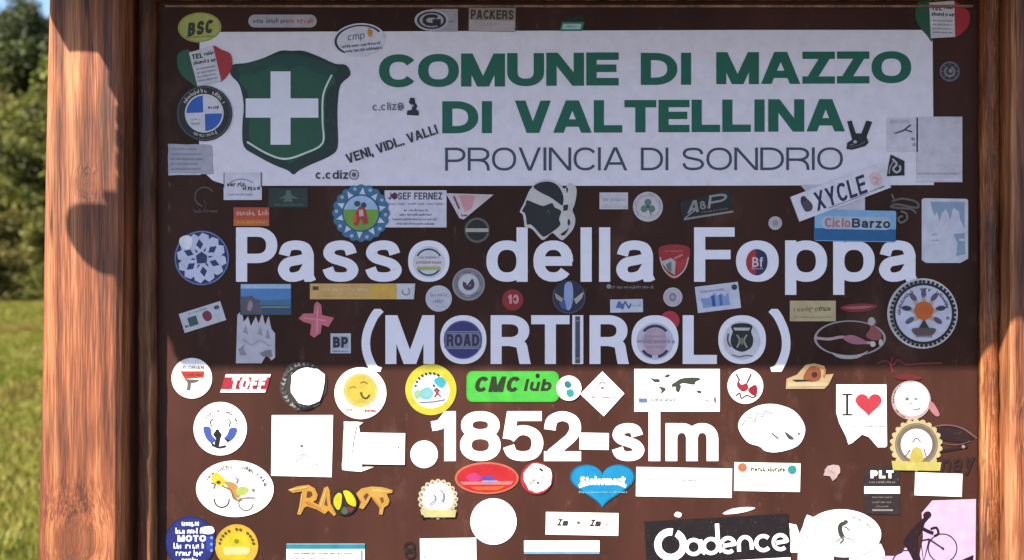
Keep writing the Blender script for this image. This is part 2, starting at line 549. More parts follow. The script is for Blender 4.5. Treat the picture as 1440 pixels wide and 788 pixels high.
        y = 0 if ch == ',' else .9
        st = [[(c, y + ty), (c - tx * .3, y - ty)]]; lo = -.3
    elif ch == '!':
        st = [[(c, .3), (c, 1)], [(c, 0), (c, .15)]]
    elif ch == '+':
        st = [[(0, .4), (W, .4)], [(c, .1), (c, .7)]]
    elif ch == '@':
        st = [EL(l, b - .15, r, .85, -40, 300, n), EL(W * .32, .15, W * .68, .55, 0, 360, n)]
        lo = -.2
    elif ch == '&':
        st = [EL(l, b, r, .5, 0, 360, n), EL(W * .25, .5, W * .75, t, 0, 360, n)]
    else:
        st = []
    return st, lo, hi

def clipy(poly, y, keep_above):
    out = []
    for i in range(len(poly)):
        a, b2 = poly[i], poly[(i + 1) % len(poly)]
        ia = (a[1] >= y) if keep_above else (a[1] <= y)
        ib = (b2[1] >= y) if keep_above else (b2[1] <= y)
        if ia: out.append(a)
        if ia != ib:
            t = (y - a[1]) / (b2[1] - a[1])
            out.append((a[0] + (b2[0] - a[0]) * t, y))
    return out

def ribbon(pts, tx, ty):
    P = []
    for p in pts:
        if not P or abs(p[0] - P[-1][0]) + abs(p[1] - P[-1][1]) > 1e-6:
            P.append(p)
    closed = len(P) > 3 and abs(P[0][0] - P[-1][0]) + abs(P[0][1] - P[-1][1]) < 1e-5
    if closed: P = P[:-1]
    k = len(P)
    if k < 2: return []
    segn = []
    for i in range(k if closed else k - 1):
        a, b2 = P[i], P[(i + 1) % k]
        dx, dy = b2[0] - a[0], b2[1] - a[1]
        d = math.hypot(dx, dy) or 1e-9
        segn.append((-dy / d, dx / d))
    L_, R_ = [], []
    for i in range(k):
        if closed: n0, n1 = segn[i - 1], segn[i]
        else: n0, n1 = segn[max(i - 1, 0)], segn[min(i, k - 2)]
        mx, my = n0[0] + n1[0], n0[1] + n1[1]
        d = math.hypot(mx, my) or 1e-9
        mx, my = mx / d, my / d
        s = 1 / max(.55, mx * n1[0] + my * n1[1])
        ox, oy = mx * tx / 2 * s, my * ty / 2 * s
        L_.append((P[i][0] + ox, P[i][1] + oy)); R_.append((P[i][0] - ox, P[i][1] - oy))
    qs = []
    for i in range(k if closed else k - 1):
        j = (i + 1) % k
        qs.append([L_[i], L_[j], R_[j], R_[i]])
    return qs

def char_polys(ch, W, tx, ty, q=1.0):
    """list of strokes, each a list of polygons, cap height 1, y up"""
    st, lo, hi = glyph(ch, W, tx, ty, q)
    out = []
    for s in st:
        ps = []
        for poly in ribbon(s, tx, ty):
            p = clipy(clipy(poly, lo, True), hi, False) if len(poly) > 2 else poly
            if len(p) > 2: ps.append(p)
        if ps: out.append(ps)
    return out

# shapes return a list of "strokes"; each stroke is a list of polygons in one plane; local units are millimetres, y DOWN
def text(s, x, y, h, width=None, tx=.18, ty=None, al='c', gap=.13, slant=0.0, rot=0, q=.45):
    ty = ty if ty is not None else tx * .85
    ws = [max(WID.get(c, .7), tx if c != ' ' else 0) for c in s]
    tot = sum(ws) + gap * (len(s) - 1)
    f = 1.0
    if width:
        f = (width / h) / tot
    x0 = 0
    if al == 'c': x0 = -tot * f / 2
    elif al == 'r': x0 = -tot * f
    cr, sr = math.cos(R(rot)), math.sin(R(rot))
    out = []
    for c, wd in zip(s, ws):
        if c != ' ':
            W = max(wd * f, tx * min(1, f))
            for stk in char_polys(c, W, tx * min(1, f * 1.1), ty, q):
                ps = []
                for poly in stk:
                    pp = []
                    for px, py in poly:
                        X_ = (x0 + px + slant * py) * h
                        Y_ = -(py - .5) * h
                        pp.append((x + X_ * cr + Y_ * sr, y - X_ * sr + Y_ * cr))
                    ps.append(pp)
                out.append(ps)
        x0 += (wd + gap) * f
    return out

def arctext(s, cx, cy, r, a0, a1, h, tx=.2, inward=False, ry=None):
    """letters along an arc; angles clockwise from straight up"""
    out = []
    n = len(s)
    for i, c in enumerate(s):
        a = a0 + (a1 - a0) * (i + .5) / n
        x = cx + r * math.sin(R(a)); y = cy - (ry or r) * math.cos(R(a))
        if c != ' ':
            out += text(c, x, y, h, tx=tx, rot=-a + (180 if inward else 0), q=.3)
    return out

def disc(x, y, rx, ry=None, n=40, rot=0):
    ry = ry or rx
    c, s = math.cos(R(rot)), math.sin(R(rot))
    return [[[(x + rx * math.cos(2 * math.pi * i / n) * c + ry * math.sin(2 * math.pi * i / n) * s,
               y - rx * math.cos(2 * math.pi * i / n) * s + ry * math.sin(2 * math.pi * i / n) * c) for i in range(n)]]]

def ring(x, y, r0, r1, a0=0, a1=360, k=1.0, n=None):
    """annulus part; angles clockwise from up; k squashes it vertically"""
    n = n or max(6, int(abs(a1 - a0) / 9))
    ps = []
    for i in range(n):
        A, B = R(a0 + (a1 - a0) * i / n), R(a0 + (a1 - a0) * (i + 1) / n)
        ps.append([(x + r1 * math.sin(A), y - k * r1 * math.cos(A)), (x + r1 * math.sin(B), y - k * r1 * math.cos(B)),
                   (x + r0 * math.sin(B), y - k * r0 * math.cos(B)), (x + r0 * math.sin(A), y - k * r0 * math.cos(A))])
    return [ps]

def sector(x, y, r, a0, a1, n=10, k=1.0):
    return [[[(x, y)] + [(x + r * math.sin(R(a0 + (a1 - a0) * i / n)), y - k * r * math.cos(R(a0 + (a1 - a0) * i / n))) for i in range(n + 1)]]]

def rect(x0, y0, x1, y1, skew=0):
    return [[[(x0 + skew, y0), (x1 + skew, y0), (x1, y1), (x0, y1)]]]

def rrect(x0, y0, x1, y1, r):
    p = []
    for cx, cy, a in ((x1 - r, y0 + r, -90), (x1 - r, y1 - r, 0), (x0 + r, y1 - r, 90), (x0 + r, y0 + r, 180)):
        for i in range(7):
            t = R(a + i * 15)
            p.append((cx + r * math.cos(t), cy + r * math.sin(t)))
    return [[p]]

def poly(*pts):
    return [[list(pts)]]

def smooth_poly(pts, n=4):
    k = len(pts)
    P = [pts[-1]] + list(pts) + [pts[0], pts[1]]
    out = []
    for i in range(1, k + 1):
        p0, p1, p2, p3 = P[i - 1], P[i], P[i + 1], P[i + 2]
        for j in range(n):
            t = j / n
            out.append(tuple(0.5 * (2 * p1[a] + (p2[a] - p0[a]) * t + (2 * p0[a] - 5 * p1[a] + 4 * p2[a] - p3[a]) * t * t + (3 * p1[a] - p0[a] - 3 * p2[a] + p3[a]) * t ** 3) for a in (0, 1)))
    return [[out]]

def line(wd, *pts):
    return [ribbon([(p[0], p[1]) for p in pts], wd, wd)]

def curve(wd, *pts):
    return [ribbon(SP(list(pts), 4), wd, wd)]

def marks(x0, y, x1, h, seed=0, fill=.75):
    """a row of print too small to read: uneven words of short strokes"""
    g = random.Random(seed * 91 + int(x0 * 7 + y * 3))
    out, x, run = [], x0, g.randint(3, 7)
    while x < x1:
        wd = g.uniform(.34, .58) * h
        if run <= 0:
            x += h * g.uniform(.3, .5) * (1.3 - fill * .6); run = g.randint(3, 8)
            continue
        run -= 1
        top = -.5 if g.random() < .22 else -.22
        bot = .5 if g.random() < .1 else .34
        j = g.uniform(-.04, .04)
        ps = [[(x, y + (top + j) * h), (x + wd * .38, y + (top + j) * h), (x + wd * .38, y + bot * h), (x, y + bot * h)]]
        if g.random() < .8:
            yy = g.choice((-.16, .06, .24))
            ps.append([(x + wd * .38, y + (yy - .1) * h), (x + wd * .85, y + (yy - .1) * h), (x + wd * .85, y + (yy + .13) * h), (x + wd * .38, y + (yy + .13) * h)])
        if g.random() < .6:
            ps.append([(x + wd * .6, y - .18 * h), (x + wd * .85, y - .18 * h), (x + wd * .85, y + .33 * h), (x + wd * .6, y + .33 * h)])
        out.append(ps[:1]); out += [[p] for p in ps[1:]]
        x += wd * 1.08
    return out

def arcmarks(cx, cy, r, a0, a1, h, n, ry=None, seed=1):
    """print round an edge, too small to read"""
    g = random.Random(seed)
    out = []
    for i in range(n):
        if g.random() < .14: continue
        A = a0 + (a1 - a0) * (i + .5) / n
        x, y = cx + r * math.sin(R(A)), cy - (ry or r) * math.cos(R(A))
        c, s = math.cos(R(A)), math.sin(R(A))
        for bx in marks(-h * .3, 0, h * .3, h, i + seed * 31, 1):
            out.append([[(x + px * c - py * s, y + px * s + py * c) for px, py in q] for q in bx])
    return out

def scallop(x, y, r, n, depth, squash=1.0):
    p = []
    for i in range(n * 8):
        a = 2 * math.pi * i / (n * 8)
        rr = r + depth * abs(math.cos(n * a / 2)) - depth
        p.append((x + rr * math.sin(a), y - squash * rr * math.cos(a)))
    return [[p]]

def heart(x, y, wd, h):
    p = []
    for i in range(48):
        t = 2 * math.pi * i / 48
        p.append((x + wd / 2 * math.sin(t) ** 3, y - h / 2 * ((13 * math.cos(t) - 5 * math.cos(2 * t) - 2 * math.cos(3 * t) - math.cos(4 * t)) + 2.4) / 14.4))
    return [[p]]

def jag(pts, amp, seed, step=4.0):
    g = random.Random(seed)
    out = []
    for i in range(len(pts)):
        a, b2 = pts[i], pts[(i + 1) % len(pts)]
        d = math.hypot(b2[0] - a[0], b2[1] - a[1])
        k = max(1, int(d / step))
        for j in range(k):
            t = j / k
            out.append((a[0] + (b2[0] - a[0]) * t + g.uniform(-amp, amp), a[1] + (b2[1] - a[1]) * t + g.uniform(-amp, amp)))
    return [[out]]

def at(u, v, d=0.0):
    """point on the board: u, v are millimetres right and down on its face"""
    return Vector(((u - 720) / 1000, -d, ZC + (394 - v) / 1000))

def flat(name, strokes, mat, parent, loc, d, rot=0.0, thick=0.0, order=1.2e-5):
    """strokes laid on the board face as one mesh; d = height above the origin plane"""
    c, s = math.cos(R(rot)), math.sin(R(rot))
    V, F = [], []
    for k, stk in enumerate(strokes):
        y = -(d + k * order)
        for p in stk:
            i0 = len(V)
            for px, py in p:
                V.append(((px * c + py * s) / 1000, y, (px * s - py * c) / 1000))
            m = len(p)
            # face towards -y
            area = sum(V[i0 + i][0] * V[i0 + (i + 1) % m][2] - V[i0 + (i + 1) % m][0] * V[i0 + i][2] for i in range(m))
            f = list(range(i0, i0 + m))
            if area < 0: f.reverse()
            F.append(f)
            if thick:
                j0 = len(V)
                for i in f:
                    V.append((V[i][0], y + thick, V[i][2]))
                for i in range(m):
                    j = (i + 1) % m
                    F.append([f[j], f[i], j0 + i, j0 + j])
    return mesh_obj(name, V, F, mat, parent, loc)

# ================================================================== THE GROUND
def ground_h(x, y):
    if y < 4: h = 0.0
    elif y < 24:
        t = (y - 4) / 20; h = 1.12 * t * t * (3 - 2 * t) * .6 + 1.12 * t * .4
    elif y < 40:
        t = (y - 24) / 16; h = 1.12 + 8.0 * (t * (1.6 - .6 * t))
    else:
        h = 9.12 + (y - 40) * 0.12
    return h + 0.05 * math.sin(x * .7 + y * .3) * min(1, max(0, (y - 3) / 6)) + 0.25 * math.sin(x * .11 + 1) * min(1, max(0, (y - 20) / 10))

def build_ground():
    xs = sorted(set([-600, -300, -150, -90] + [-60 + 2 * i for i in range(61)] + [90, 150, 300, 600]))
    ys = sorted(set([-600, -300, -120, -60, -30, -15, -8, -4, 0, 2] + [4 + i for i in range(40)] + [48, 56, 70, 100, 160, 300, 600]))
    V = [(x, y, ground_h(x, y)) for y in ys for x in xs]
    nx_ = len(xs)
    F = [(j * nx_ + i, j * nx_ + i + 1, (j + 1) * nx_ + i + 1, (j + 1) * nx_ + i) for j in range(len(ys) - 1) for i in range(nx_ - 1)]
    m = noisy('meadow_soil', '3c3c12', '5a4e20', 0.9, rough=0.95, c3='444a16', lo=.32, hi=.68)
    o = mesh_obj('ground', V, F, m, smooth=True)
    tag(o, 'sunlit alpine meadow rising gently behind the sign', 'meadow', kind='structure')

build_ground()
tag(mesh_obj('bounce_gravel', [(-40, -30, .004), (40, -30, .004), (40, .9, .004), (-40, .9, .004)], [(0, 1, 2, 3)], noisy('gravel', '46444a', '6c6a70', 60, rough=.95, c3='58565c', bump=.6)),
    'unseen gravel sheet added to bounce grey light onto the shaded board', 'path', kind='structure')  # unseen gravel sheet, added to set the bounce light on the board

# ================================================================== THE SIGN BOARD
sign = empty('notice_board', (0, 0, 0))
tag(sign, 'brown wooden mountain pass sign board with posts, roof and white lettering, covered in stickers', 'sign')

# panel: the face is y = 0
panel = bm_obj('panel', box_bm(-0.532, 0.690, 0.0, 0.024, -0.52, 0.46), M_PANEL, sign, (0, 0, ZC))

def post(name, edges, d, mat, ztop, seed):
    """a hewn post; edges(z) -> (x0, x1) at that height relative to the middle of the board"""
    z0, z1 = -ZC - 0.25, ztop
    nz = 150
    sect = []
    bev = 0.006
    dep = 0.105
    # section points (u across 0..1, y)
    V, F = [], []
    prof = []
    def seg(a, b, k):
        return [(a[0] + (b[0] - a[0]) * i / k, a[1] + (b[1] - a[1]) * i / k) for i in range(k)]
    # outline in (u,y) with mm bevels handled below
    n_f = 14
    for i in range(nz + 1):
        z = z0 + (z1 - z0) * i / nz
        x0, x1 = edges(z)
        yf, yb = -d, -d + dep
        pts = seg((x0 + bev, yf), (x1 - bev, yf), n_f) + seg((x1 - bev, yf), (x1, yf + bev), 2) + seg((x1, yf + bev), (x1, yb), 6) + \
            seg((x1, yb), (x0, yb), 4) + seg((x0, yb), (x0, yf + bev), 6) + seg((x0, yf + bev), (x0 + bev, yf), 2)
        for k, (x, y) in enumerate(pts):
            nv = mnoise.noise(Vector((x * 40 + seed, y * 40, z * 2.2)))
            n2 = mnoise.noise(Vector((x * 14 + seed, y * 14, z * 5 + 3)))
            V.append((x + .0012 * n2 + .0006 * nv, y + .0010 * nv + .0012 * n2, z))
    m = len(V) // (nz + 1)
    for i in range(nz):
        for k in range(m):
            k2 = (k + 1) % m
            F.append((i * m + k, i * m + k2, (i + 1) * m + k2, (i + 1) * m + k))
    F.append(tuple(range((nz) * m, (nz + 1) * m)))
    o = mesh_obj(name, V, F, mat, sign, (0, 0, ZC), smooth=True)
    o.data.set_sharp_from_angle(angle=R(32))
    return o

K = (DIST - 0.057) / DIST
def left_edges(z):
    # px 67.5..173 at the top of the picture, 52..165 at the bottom
    v = 394 - z / K * 1000
    t = min(2.5, max(-.5, v / 788))
    return ((67.5 - 15.5 * t - 720) * K / 1000, (173 - 6 * t - 720) * K / 1000)
post('post', left_edges, 0.057, M_POST, 0.66, 1.7)
post('post', lambda z: (0.6785 - 0.004 * (0.394 - z), 0.790), 0.057, M_POST_R, 0.66, 8.3)

def rail(name, p0, p1, rx, ry, seed, mat, lump=1.0):
    """half-round rough rail between two points on the board, bulging towards the viewer"""
    a, b2 = Vector(p0), Vector(p1)
    axis = (b2 - a); ln = axis.length; axis.normalize()
    side = axis.cross(Vector((0, 1, 0))).normalized()
    n = max(30, int(ln / .008)); m = 14
    V, F = [], []
    for i in range(n + 1):
        c = a + axis * (ln * i / n)
        for k in range(m + 1):
            t = math.pi * k / m
            e = 2.8
            cx = math.copysign(abs(math.cos(t)) ** (2 / e), math.cos(t)); sy = abs(math.sin(t)) ** (2 / e)
            nv = mnoise.noise(Vector((c.x * 25 + k * .35 + seed, c.y + seed, c.z * 25))) * lump
            n3 = mnoise.noise(Vector((c.x * 90 + k * .8, seed, c.z * 90))) * lump
            g = 1 + .07 * nv + .04 * n3
            p = c + side * (cx * rx * g) + Vector((0, -1, 0)) * (sy * ry * g)
            V.append(tuple(p))
    for i in range(n):
        for k in range(m):
            F.append((i * (m + 1) + k, (i + 1) * (m + 1) + k, (i + 1) * (m + 1) + k + 1, i * (m + 1) + k + 1))
        F.append((i * (m + 1), i * (m + 1) + m, (i + 1) * (m + 1) + m, (i + 1) * (m + 1)))
    return mesh_obj(name, V, F, mat, sign, (0, 0, ZC), smooth=True)

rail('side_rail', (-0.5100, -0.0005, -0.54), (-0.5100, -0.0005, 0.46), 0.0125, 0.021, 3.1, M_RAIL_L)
rail('side_rail', (0.6665, -0.0005, -0.54), (0.6665, -0.0005, 0.46), 0.0120, 0.026, 9.4, M_RAIL, 1.5)
# top and bottom rails of the frame, the thin bead under the top rail
bm_obj('top_rail', box_bm(-0.5255, 0.6765, -0.030, 0.03, 0.3925, 0.47, .004), M_RAIL, sign, (0, 0, ZC))
bm_obj('bead', box_bm(-0.486, 0.646, -0.006, 0.0, 0.3825, 0.3855, .0008), wood('bead_wood', '6a4a38', '86604a', 'a07a60', dirt=.3), sign, (0, 0, ZC))
bm_obj('bottom_rail', box_bm(-0.5255, 0.6765, -0.030, 0.03, -0.60, -0.521, .004), M_RAIL, sign, (0, 0, ZC))

# the small plank roof above the picture: it casts the shade on the upper half of the board
def roof_z(d):
    return 0.515 + 0.36 * (0.497 - d)
roof = empty('roof', (0, 0, ZC)); roof.parent = sign
bands = [(-.36, -.12, -.80), (-.12, .08, -.80), (.08, .19, -.80), (.19, .283, -.797), (.283, .312, -.757), (.312, .341, -.768)]
bands += [(.341 + i * .0195, .341 + (i + 1) * .0195, -.527 - .87 * (.341 + (i + .6) * .0195 - .057)) for i in range(8)]
for d0, d1, x0 in bands:
    za, zb = roof_z(d0), roof_z(d1)
    V = [(x0, -d0, za), (1.02, -d0, za), (1.02, -d1 - .002, zb), (x0, -d1 - .002, zb)]
    V += [(x, y, z + .02) for x, y, z in V]
    F = [(0, 1, 2, 3), (7, 6, 5, 4), (0, 4, 5, 1), (1, 5, 6, 2), (2, 6, 7, 3), (3, 7, 4, 0)]
    mesh_obj('plank', V, F, M_ROOF, roof)
# fascia board along the eave, and a log purlin with a round end
bm_obj('fascia', box_bm(-.912, 1.02, -.517, -.499, .521, .565, .002), M_ROOF, roof)
bm = bmesh.new()
bmesh.ops.create_cone(bm, cap_ends=True, segments=24, radius1=.031, radius2=.031, depth=1.86,
                      matrix=Matrix.Translation((-.862 + .93, -.400, .484)) @ Matrix.Rotation(R(90), 4, 'Y'))
bmesh.ops.create_uvsphere(bm, u_segments=24, v_segments=12, radius=.0308, matrix=Matrix.Translation((-.862, -.400, .484)))
bm_obj('purlin', bm, M_ROOF, roof)
bm_obj('batten', box_bm(-.850, 1.0, -.408, -.396, .5350, .5465, .001), M_ROOF, roof)
for x in (-.585, .735):
    bm_obj('rafter', box_bm(x - .03, x + .03, -.49, .30, .62, .655, .002), M_ROOF, roof)
bm_obj('rear_slope', box_bm(-.80, 1.02, .36, .40, .55, .83, .002), M_ROOF, roof)

# header plate with white background
HEAD = 'dcd3dc'
M_HEAD = vinyl(HEAD, .4, .09)
header = flat('header_plate', smooth_poly([(-422, -108), (-200, -110)], 1) and poly((-471, -109), (300, -112), (559, -112), (561, 106), (200, 107), (-430, 107), (-452, 100), (-472, 82)), M_HEAD, sign, at(752, 154.5), .0008, thick=.0008)

def letters(word, u0, u1, vtop, vbase, tx, ty, mat, parent, gap=.10, slope=0.0, d=.0005):
    """one mesh for each letter, fitted between u0 and u1"""
    h = vbase - vtop
    ws = [max(WID.get(c, .7), tx) for c in word]
    f = ((u1 - u0) / h - gap * (len(word) - 1)) / sum(ws)
    x = 0
    for c, wd in zip(word, ws):
        W = wd * f if c not in 'I' else tx
        if c == 'I': W = max(tx, wd * f * .99)
        uc = u0 + (x + wd * f / 2) * h
        vb = vbase + slope * (uc - u0)
        st = [[[((px - wd * f / 2) * h, -py * h) for px, py in p] for p in s] for s in char_polys(c, wd * f, tx, ty)]
        loc = at(uc, vb)
        flat('letter', st, mat, parent, loc - Vector(parent_offset(parent)), d)
        x += wd * f + gap

def parent_offset(p):
    o = Vector((0, 0, 0))
    while p is not None:
        o += p.location
        p = p.parent
    return o

M_GREEN = vinyl('0a5c46', .45, .15)
M_GREY = vinyl('3a4456', .45, .08)
for wd, u0, u1, v0, v1, sl in (('COMUNE', 533, 870, 77, 123.5, -.009), ('DI', 901, 974, 75, 120, -.006), ('MAZZO', 1007, 1281, 74, 119, -.006),
                               ('DI', 622, 694, 143, 188, -.005), ('VALTELLINA', 724, 1188, 142, 187.5, -.005)):
    letters(wd, u0, u1, v0, v1, .315, .228, M_GREEN, header, gap=.065, slope=sl, d=.0012)
for wd, u0, u1 in (('PROVINCIA', 626, 882), ('DI', 901, 940), ('SONDRIO', 959, 1185)):
    letters(wd, u0, u1, 208, 240.5 - (u0 - 626) * .002, .125, .112, M_GREY, header, gap=.10, slope=-.002, d=.0012)

# green shield with the white cross
sh = [(-83, -66), (-62, -69), (-38, -76), (-15, -86), (2, -86), (18, -86), (40, -78), (62, -68), (78, -66), (84, -52), (70, -38), (66, -10), (66, 20), (66, 50), (55, 62), (28, 74), (12, 82), (4, 88), (-4, 82), (-24, 74), (-50, 60), (-66, 48), (-68, 20), (-66, -10), (-72, -38), (-84, -52)]
sh_in = [(x * .80 - 1, y * .82 + 1) for x, y in sh]
shield = flat('coat_of_arms', smooth_poly([(x + 4, y) for x, y in sh], 3), vinyl('04241f', .4), header, at(405, 158) - at(752, 154.5), .0013)
M_SG = vinyl('0a4c34', .4, .2)
flat('shield_field', smooth_poly([(x + 1, y) for x, y in sh_in], 3), M_SG, shield, (0, 0, 0), .0016)
flat('shield_mantle', smooth_poly([(-70, -62), (-40, -72), (0, -82), (40, -74), (70, -62), (60, -50), (36, -56), (20, -66), (2, -60), (-18, -66), (-36, -57), (-60, -52)], 3), vinyl('083b30', .4), shield, (0, 0, 0), .0018)
flat('cross', [[[(-24, -57), (4, -57), (4, -19), (43, -19), (43, 8), (4, 8), (4, 46), (-24, 46), (-24, 8), (-59, 8), (-59, -19), (-24, -19)]]], vinyl('d6d2dc', .4, .05), shield, (0, 0, 0), .0021)
flat('shield_piping', curve(2.6, (62, -52), (50, -24), (49, 14), (49, 44), (24, 58), (-4, 66), (-30, 58), (-57, 42)), vinyl('c9d6c9', .4), shield, (0, 0, 0), .0024)

# the large white letters, each fitted to its own box (u0, u1)
M_LET = vinyl('e0dae2', .42, .05)
def big(chars, vtop, vbase, tx, ty):
    h = vbase - vtop
    for c, u0, u1 in chars:
        W = (u1 - u0) / h
        st = [[[(px * h - (u1 - u0) / 2, -py * h) for px, py in p] for p in s] for s in char_polys(c, W, tx if c not in '()' else tx * .78, ty)]
        flat('letter', st, M_LET, sign, at((u0 + u1) / 2, vbase), .0005, thick=.0004)
big([('P', 332, 390), ('a', 391, 444), ('s', 453, 504), ('s', 513, 565), ('o', 574, 632), ('d', 684, 742), ('e', 750, 806), ('l', 816, 832.5), ('l', 842, 858.5), ('a', 866.5, 921),
     ('F', 976, 1033), ('o', 1035, 1095), ('p', 1104, 1163), ('p', 1171.5, 1230), ('a', 1236, 1290)], 320, 396.5, .205, .172)
big([('(', 509, 535), ('M', 542, 611), ('O', 619, 684), ('R', 690, 745), ('T', 747, 801), ('I', 805, 820), ('R', 829, 883), ('O', 888, 954), ('L', 960, 1008), ('O', 1010, 1077), (')', 1085, 1111)], 443.5, 512, .225, .185)
big([('1', 607, 641), ('8', 647, 704), ('5', 707, 764), ('2', 765, 817), ('s', 860, 906), ('l', 912.5, 928), ('m', 936, 1010)], 578.5, 648.5, .232, .195)

# ================================================================== STICKERS
GROUP = 'stickers on the brown board'
class Sticker:
    def __init__(s, name, label, u, v, rot=0, lay=0):
        s.loc = at(u, v); s.rot = rot; s.d = .0011 + lay * .0008; s.k = 0
        s.name, s.label, s.root = name, label, None
    def add(s, part, strokes, colour, rough=.42, var=.16):
        mat = colour if not isinstance(colour, str) else vinyl(colour, rough, var)
        if s.root is None:
            s.root = flat(s.name, strokes, mat, None, s.loc, s.d, s.rot, thick=s.d if len(strokes) < 3 else 0)
            tag(s.root, s.label, 'sticker', GROUP)
        else:
            s.k += 1
            flat(part, strokes, mat, s.root, (0, 0, 0), s.d + s.k * 8e-5, s.rot, order=6e-6)
        return s
W_, K_ = WHITE, BLACK
RED, NAVY = 'c8232c', '1f2a6b'
S = Sticker

# ---- top strip and header
S('oval_sticker', 'olive yellow oval sticker with dark slanted capitals above the tricolour sticker', 281, 39, 3).add('backing', disc(0, 0, 30.5, 21), 'b0ae58').add('border', ring(0, 0, 28, 29.2, k=.69), '8d8b48').add('lettering', text('BSC', -1, 1, 19, 36, tx=.3, slant=.25, rot=6), '2f3320').add('marks', marks(-20, 13, 18, 3, 2), '5d5f30')
S('pill_sticker', 'long pale pill shaped sticker with grey and red wording', 397.5, 30, 0).add('backing', rrect(-48, -9, 48, 9, 9), 'aaa4aa').add('lettering', marks(-41, 0, 4, 9, 3, .9), '6d6670').add('lettering', marks(5, 0, 42, 9, 4, .9), 'b0605c')
o = S('oval_sticker', 'white oval sticker with dark arc and small orange mark on the header plate', 505, 57, 6, 1).add('backing', disc(0, 0, 37, 23.5), 'd5cfd9').add('border', ring(0, 0, 31, 34.5, -140, 65, k=.62), '2c2a38').add('lettering', text('cmp', -4, -6, 10, 24, tx=.16, slant=.2), '6a6a8a').add('lettering', marks(-25, 7, 30, 5, 3, .95), '55456a').add('lettering', marks(-20, 14, 31, 5, 5, .95), '3f3560').add('flame', smooth_poly([(16, -16), (20, -9), (17, -2), (13, -7)]), 'cf8a2c')
S('letter_sticker', 'pale sticker with a dark oval capital G beside the header top edge', 615, 29, 0).add('backing', poly((-8, -16), (29, -16), (29, 16), (-8, 16)), 'a39aa2').add('oval', disc(-8, 0, 24, 15), 'b8b0b6').add('oval', disc(-8, 0, 20.5, 12.5), '241f26').add('oval', disc(-8, 0, 17, 10), 'aca4aa').add('letter', text('G', -8, 0, 17, 26, tx=.3, ty=.28), '1f1a20').add('marks', marks(15, 2, 22, 3, 2), '5d5560')
S('rectangular_sticker', 'tan sticker with dark capitals PACKERS over a pale lower half', 692, 28, -1).add('backing', rect(-33, -17, 33, 17), '8f8076').add('band', rect(-32, 1, 32, 16), 'b3a4a4').add('lettering', text('PACKERS', 0, -7, 13, 60, tx=.24), '3a2d20').add('marks', marks(-8, 6, 10, 3, 7), '8a7c7c')
S('small_sticker', 'tiny teal and white label under a black blot above the header', 803, 37, 0).add('backing', rect(-16, -6, 16, 7, 3), '18705c').add('band', rect(-13, -3, 13, 4.5, 2), 'a8c4bc').add('marks', marks(-6, 1, 7, 2.5, 4), '3a6a60').add('blot', jag([(-13, -7), (-8, -13), (4, -12), (9, -17), (20, -14), (16, -7)], 1.2, 3), '17110f')

def tricolour(u, v, label, rot):
    s = S('tricolour_sticker', label, u, v, rot, 1)
    s.add('backing', smooth_poly([(-14, -24), (-33, -26), (-38, -10), (-34, 6), (-20, 22), (-12, 28)], 3), '1d5138')
    s.add('red_part', smooth_poly([(14, -26), (27, -20), (38, -12), (38, 4), (30, 16), (14, 22)], 3), 'a8222a')
    s.add('paper_part', poly((-19, -24), (16, -28), (19, 23), (-15, 26)), 'ccc6cc')
    s.add('lettering', text('TEL', -8, -17, 7, 15, tx=.26), '241c22'); s.add('lettering', marks(2, -18, 15, 7, 5, .95), '241c22')
    s.add('lettering', marks(-15, -8, 14, 6, 6, .95), '241c22')
    for i in range(4):
        s.add('lettering', marks(-13, 1 + i * 5.5, 14, 3, 8 + i, .8), '8a838c')
tricolour(289, 95, 'green white and red tricolour sticker beside the green shield', 10)
tricolour(1324, 29, 'green white and red tricolour sticker on the upper corner of the header', -2)
s = S('round_sticker', 'faint grey round emblem on the bare board right of the header', 1335, 101).add('backing', disc(0, 0, 15), '352a2c').add('ring', ring(0, 0, 12, 14), '6a6066').add('emblem', ring(0, 0, 5, 8, 20, 330), '7d747a').add('emblem', disc(1, -1, 3), '8a8088')
for i in range(8):
    s.add('ray', line(1.4, (9 * math.cos(i * .785), 9 * math.sin(i * .785)), (14 * math.cos(i * .785), 14 * math.sin(i * .785))), '6f666c')

s = S('roundel_sticker', 'black ringed roundel with blue and white quarters beside the shield', 288, 160, 2, 2)
s.add('backing', disc(0, 0, 39), '15141a').add('ring', ring(0, 0, 36.5, 37.6), '55525e').add('ring', ring(0, 0, 25, 27.2), 'd2cdd6').add('lettering', arcmarks(0, 0, 31.5, -70, 70, 7, 15), 'b8b0a0').add('lettering', arcmarks(0, 0, 31.5, 215, 148, 6.5, 8), 'a8a296')
s.add('quarter', sector(0, 0, 25, -90, 0), '2357b0').add('quarter', sector(0, 0, 25, 90, 180), '2357b0').add('quarter', sector(0, 0, 25, 0, 90), 'd2cdd6').add('quarter', sector(0, 0, 25, 180, 270), 'd2cdd6')
s.add('marks', marks(6, -8, 19, 6, 3), '4a3c4c').add('marks', marks(-18, 8, -6, 4, 6), '8d8795').add('marks', marks(-18, 14, -6, 4, 9), '8d8795').add('bar', rect(-1, -25, 1, 25), 'd2cdd6').add('bar', rect(-25, -1, 25, 1), 'd2cdd6')
s = S('transparent_sticker', 'pale rectangular notice with faint grey lines below the blue roundel', 268, 225, 0, 1).add('backing', jag([(-31, -22), (30, -21), (32, 20), (-31, 22)], .5, 4, 8), 'aaa6b4')
for i in range(5):
    s.add('lettering', marks(-27, -15 + i * 7, 10 + 4 * (i % 3), 3.5, 20 + i, .7), '8b8796')
s.add('edge', rect(-30, 19, 15, 21.5), 'c9c5d0')
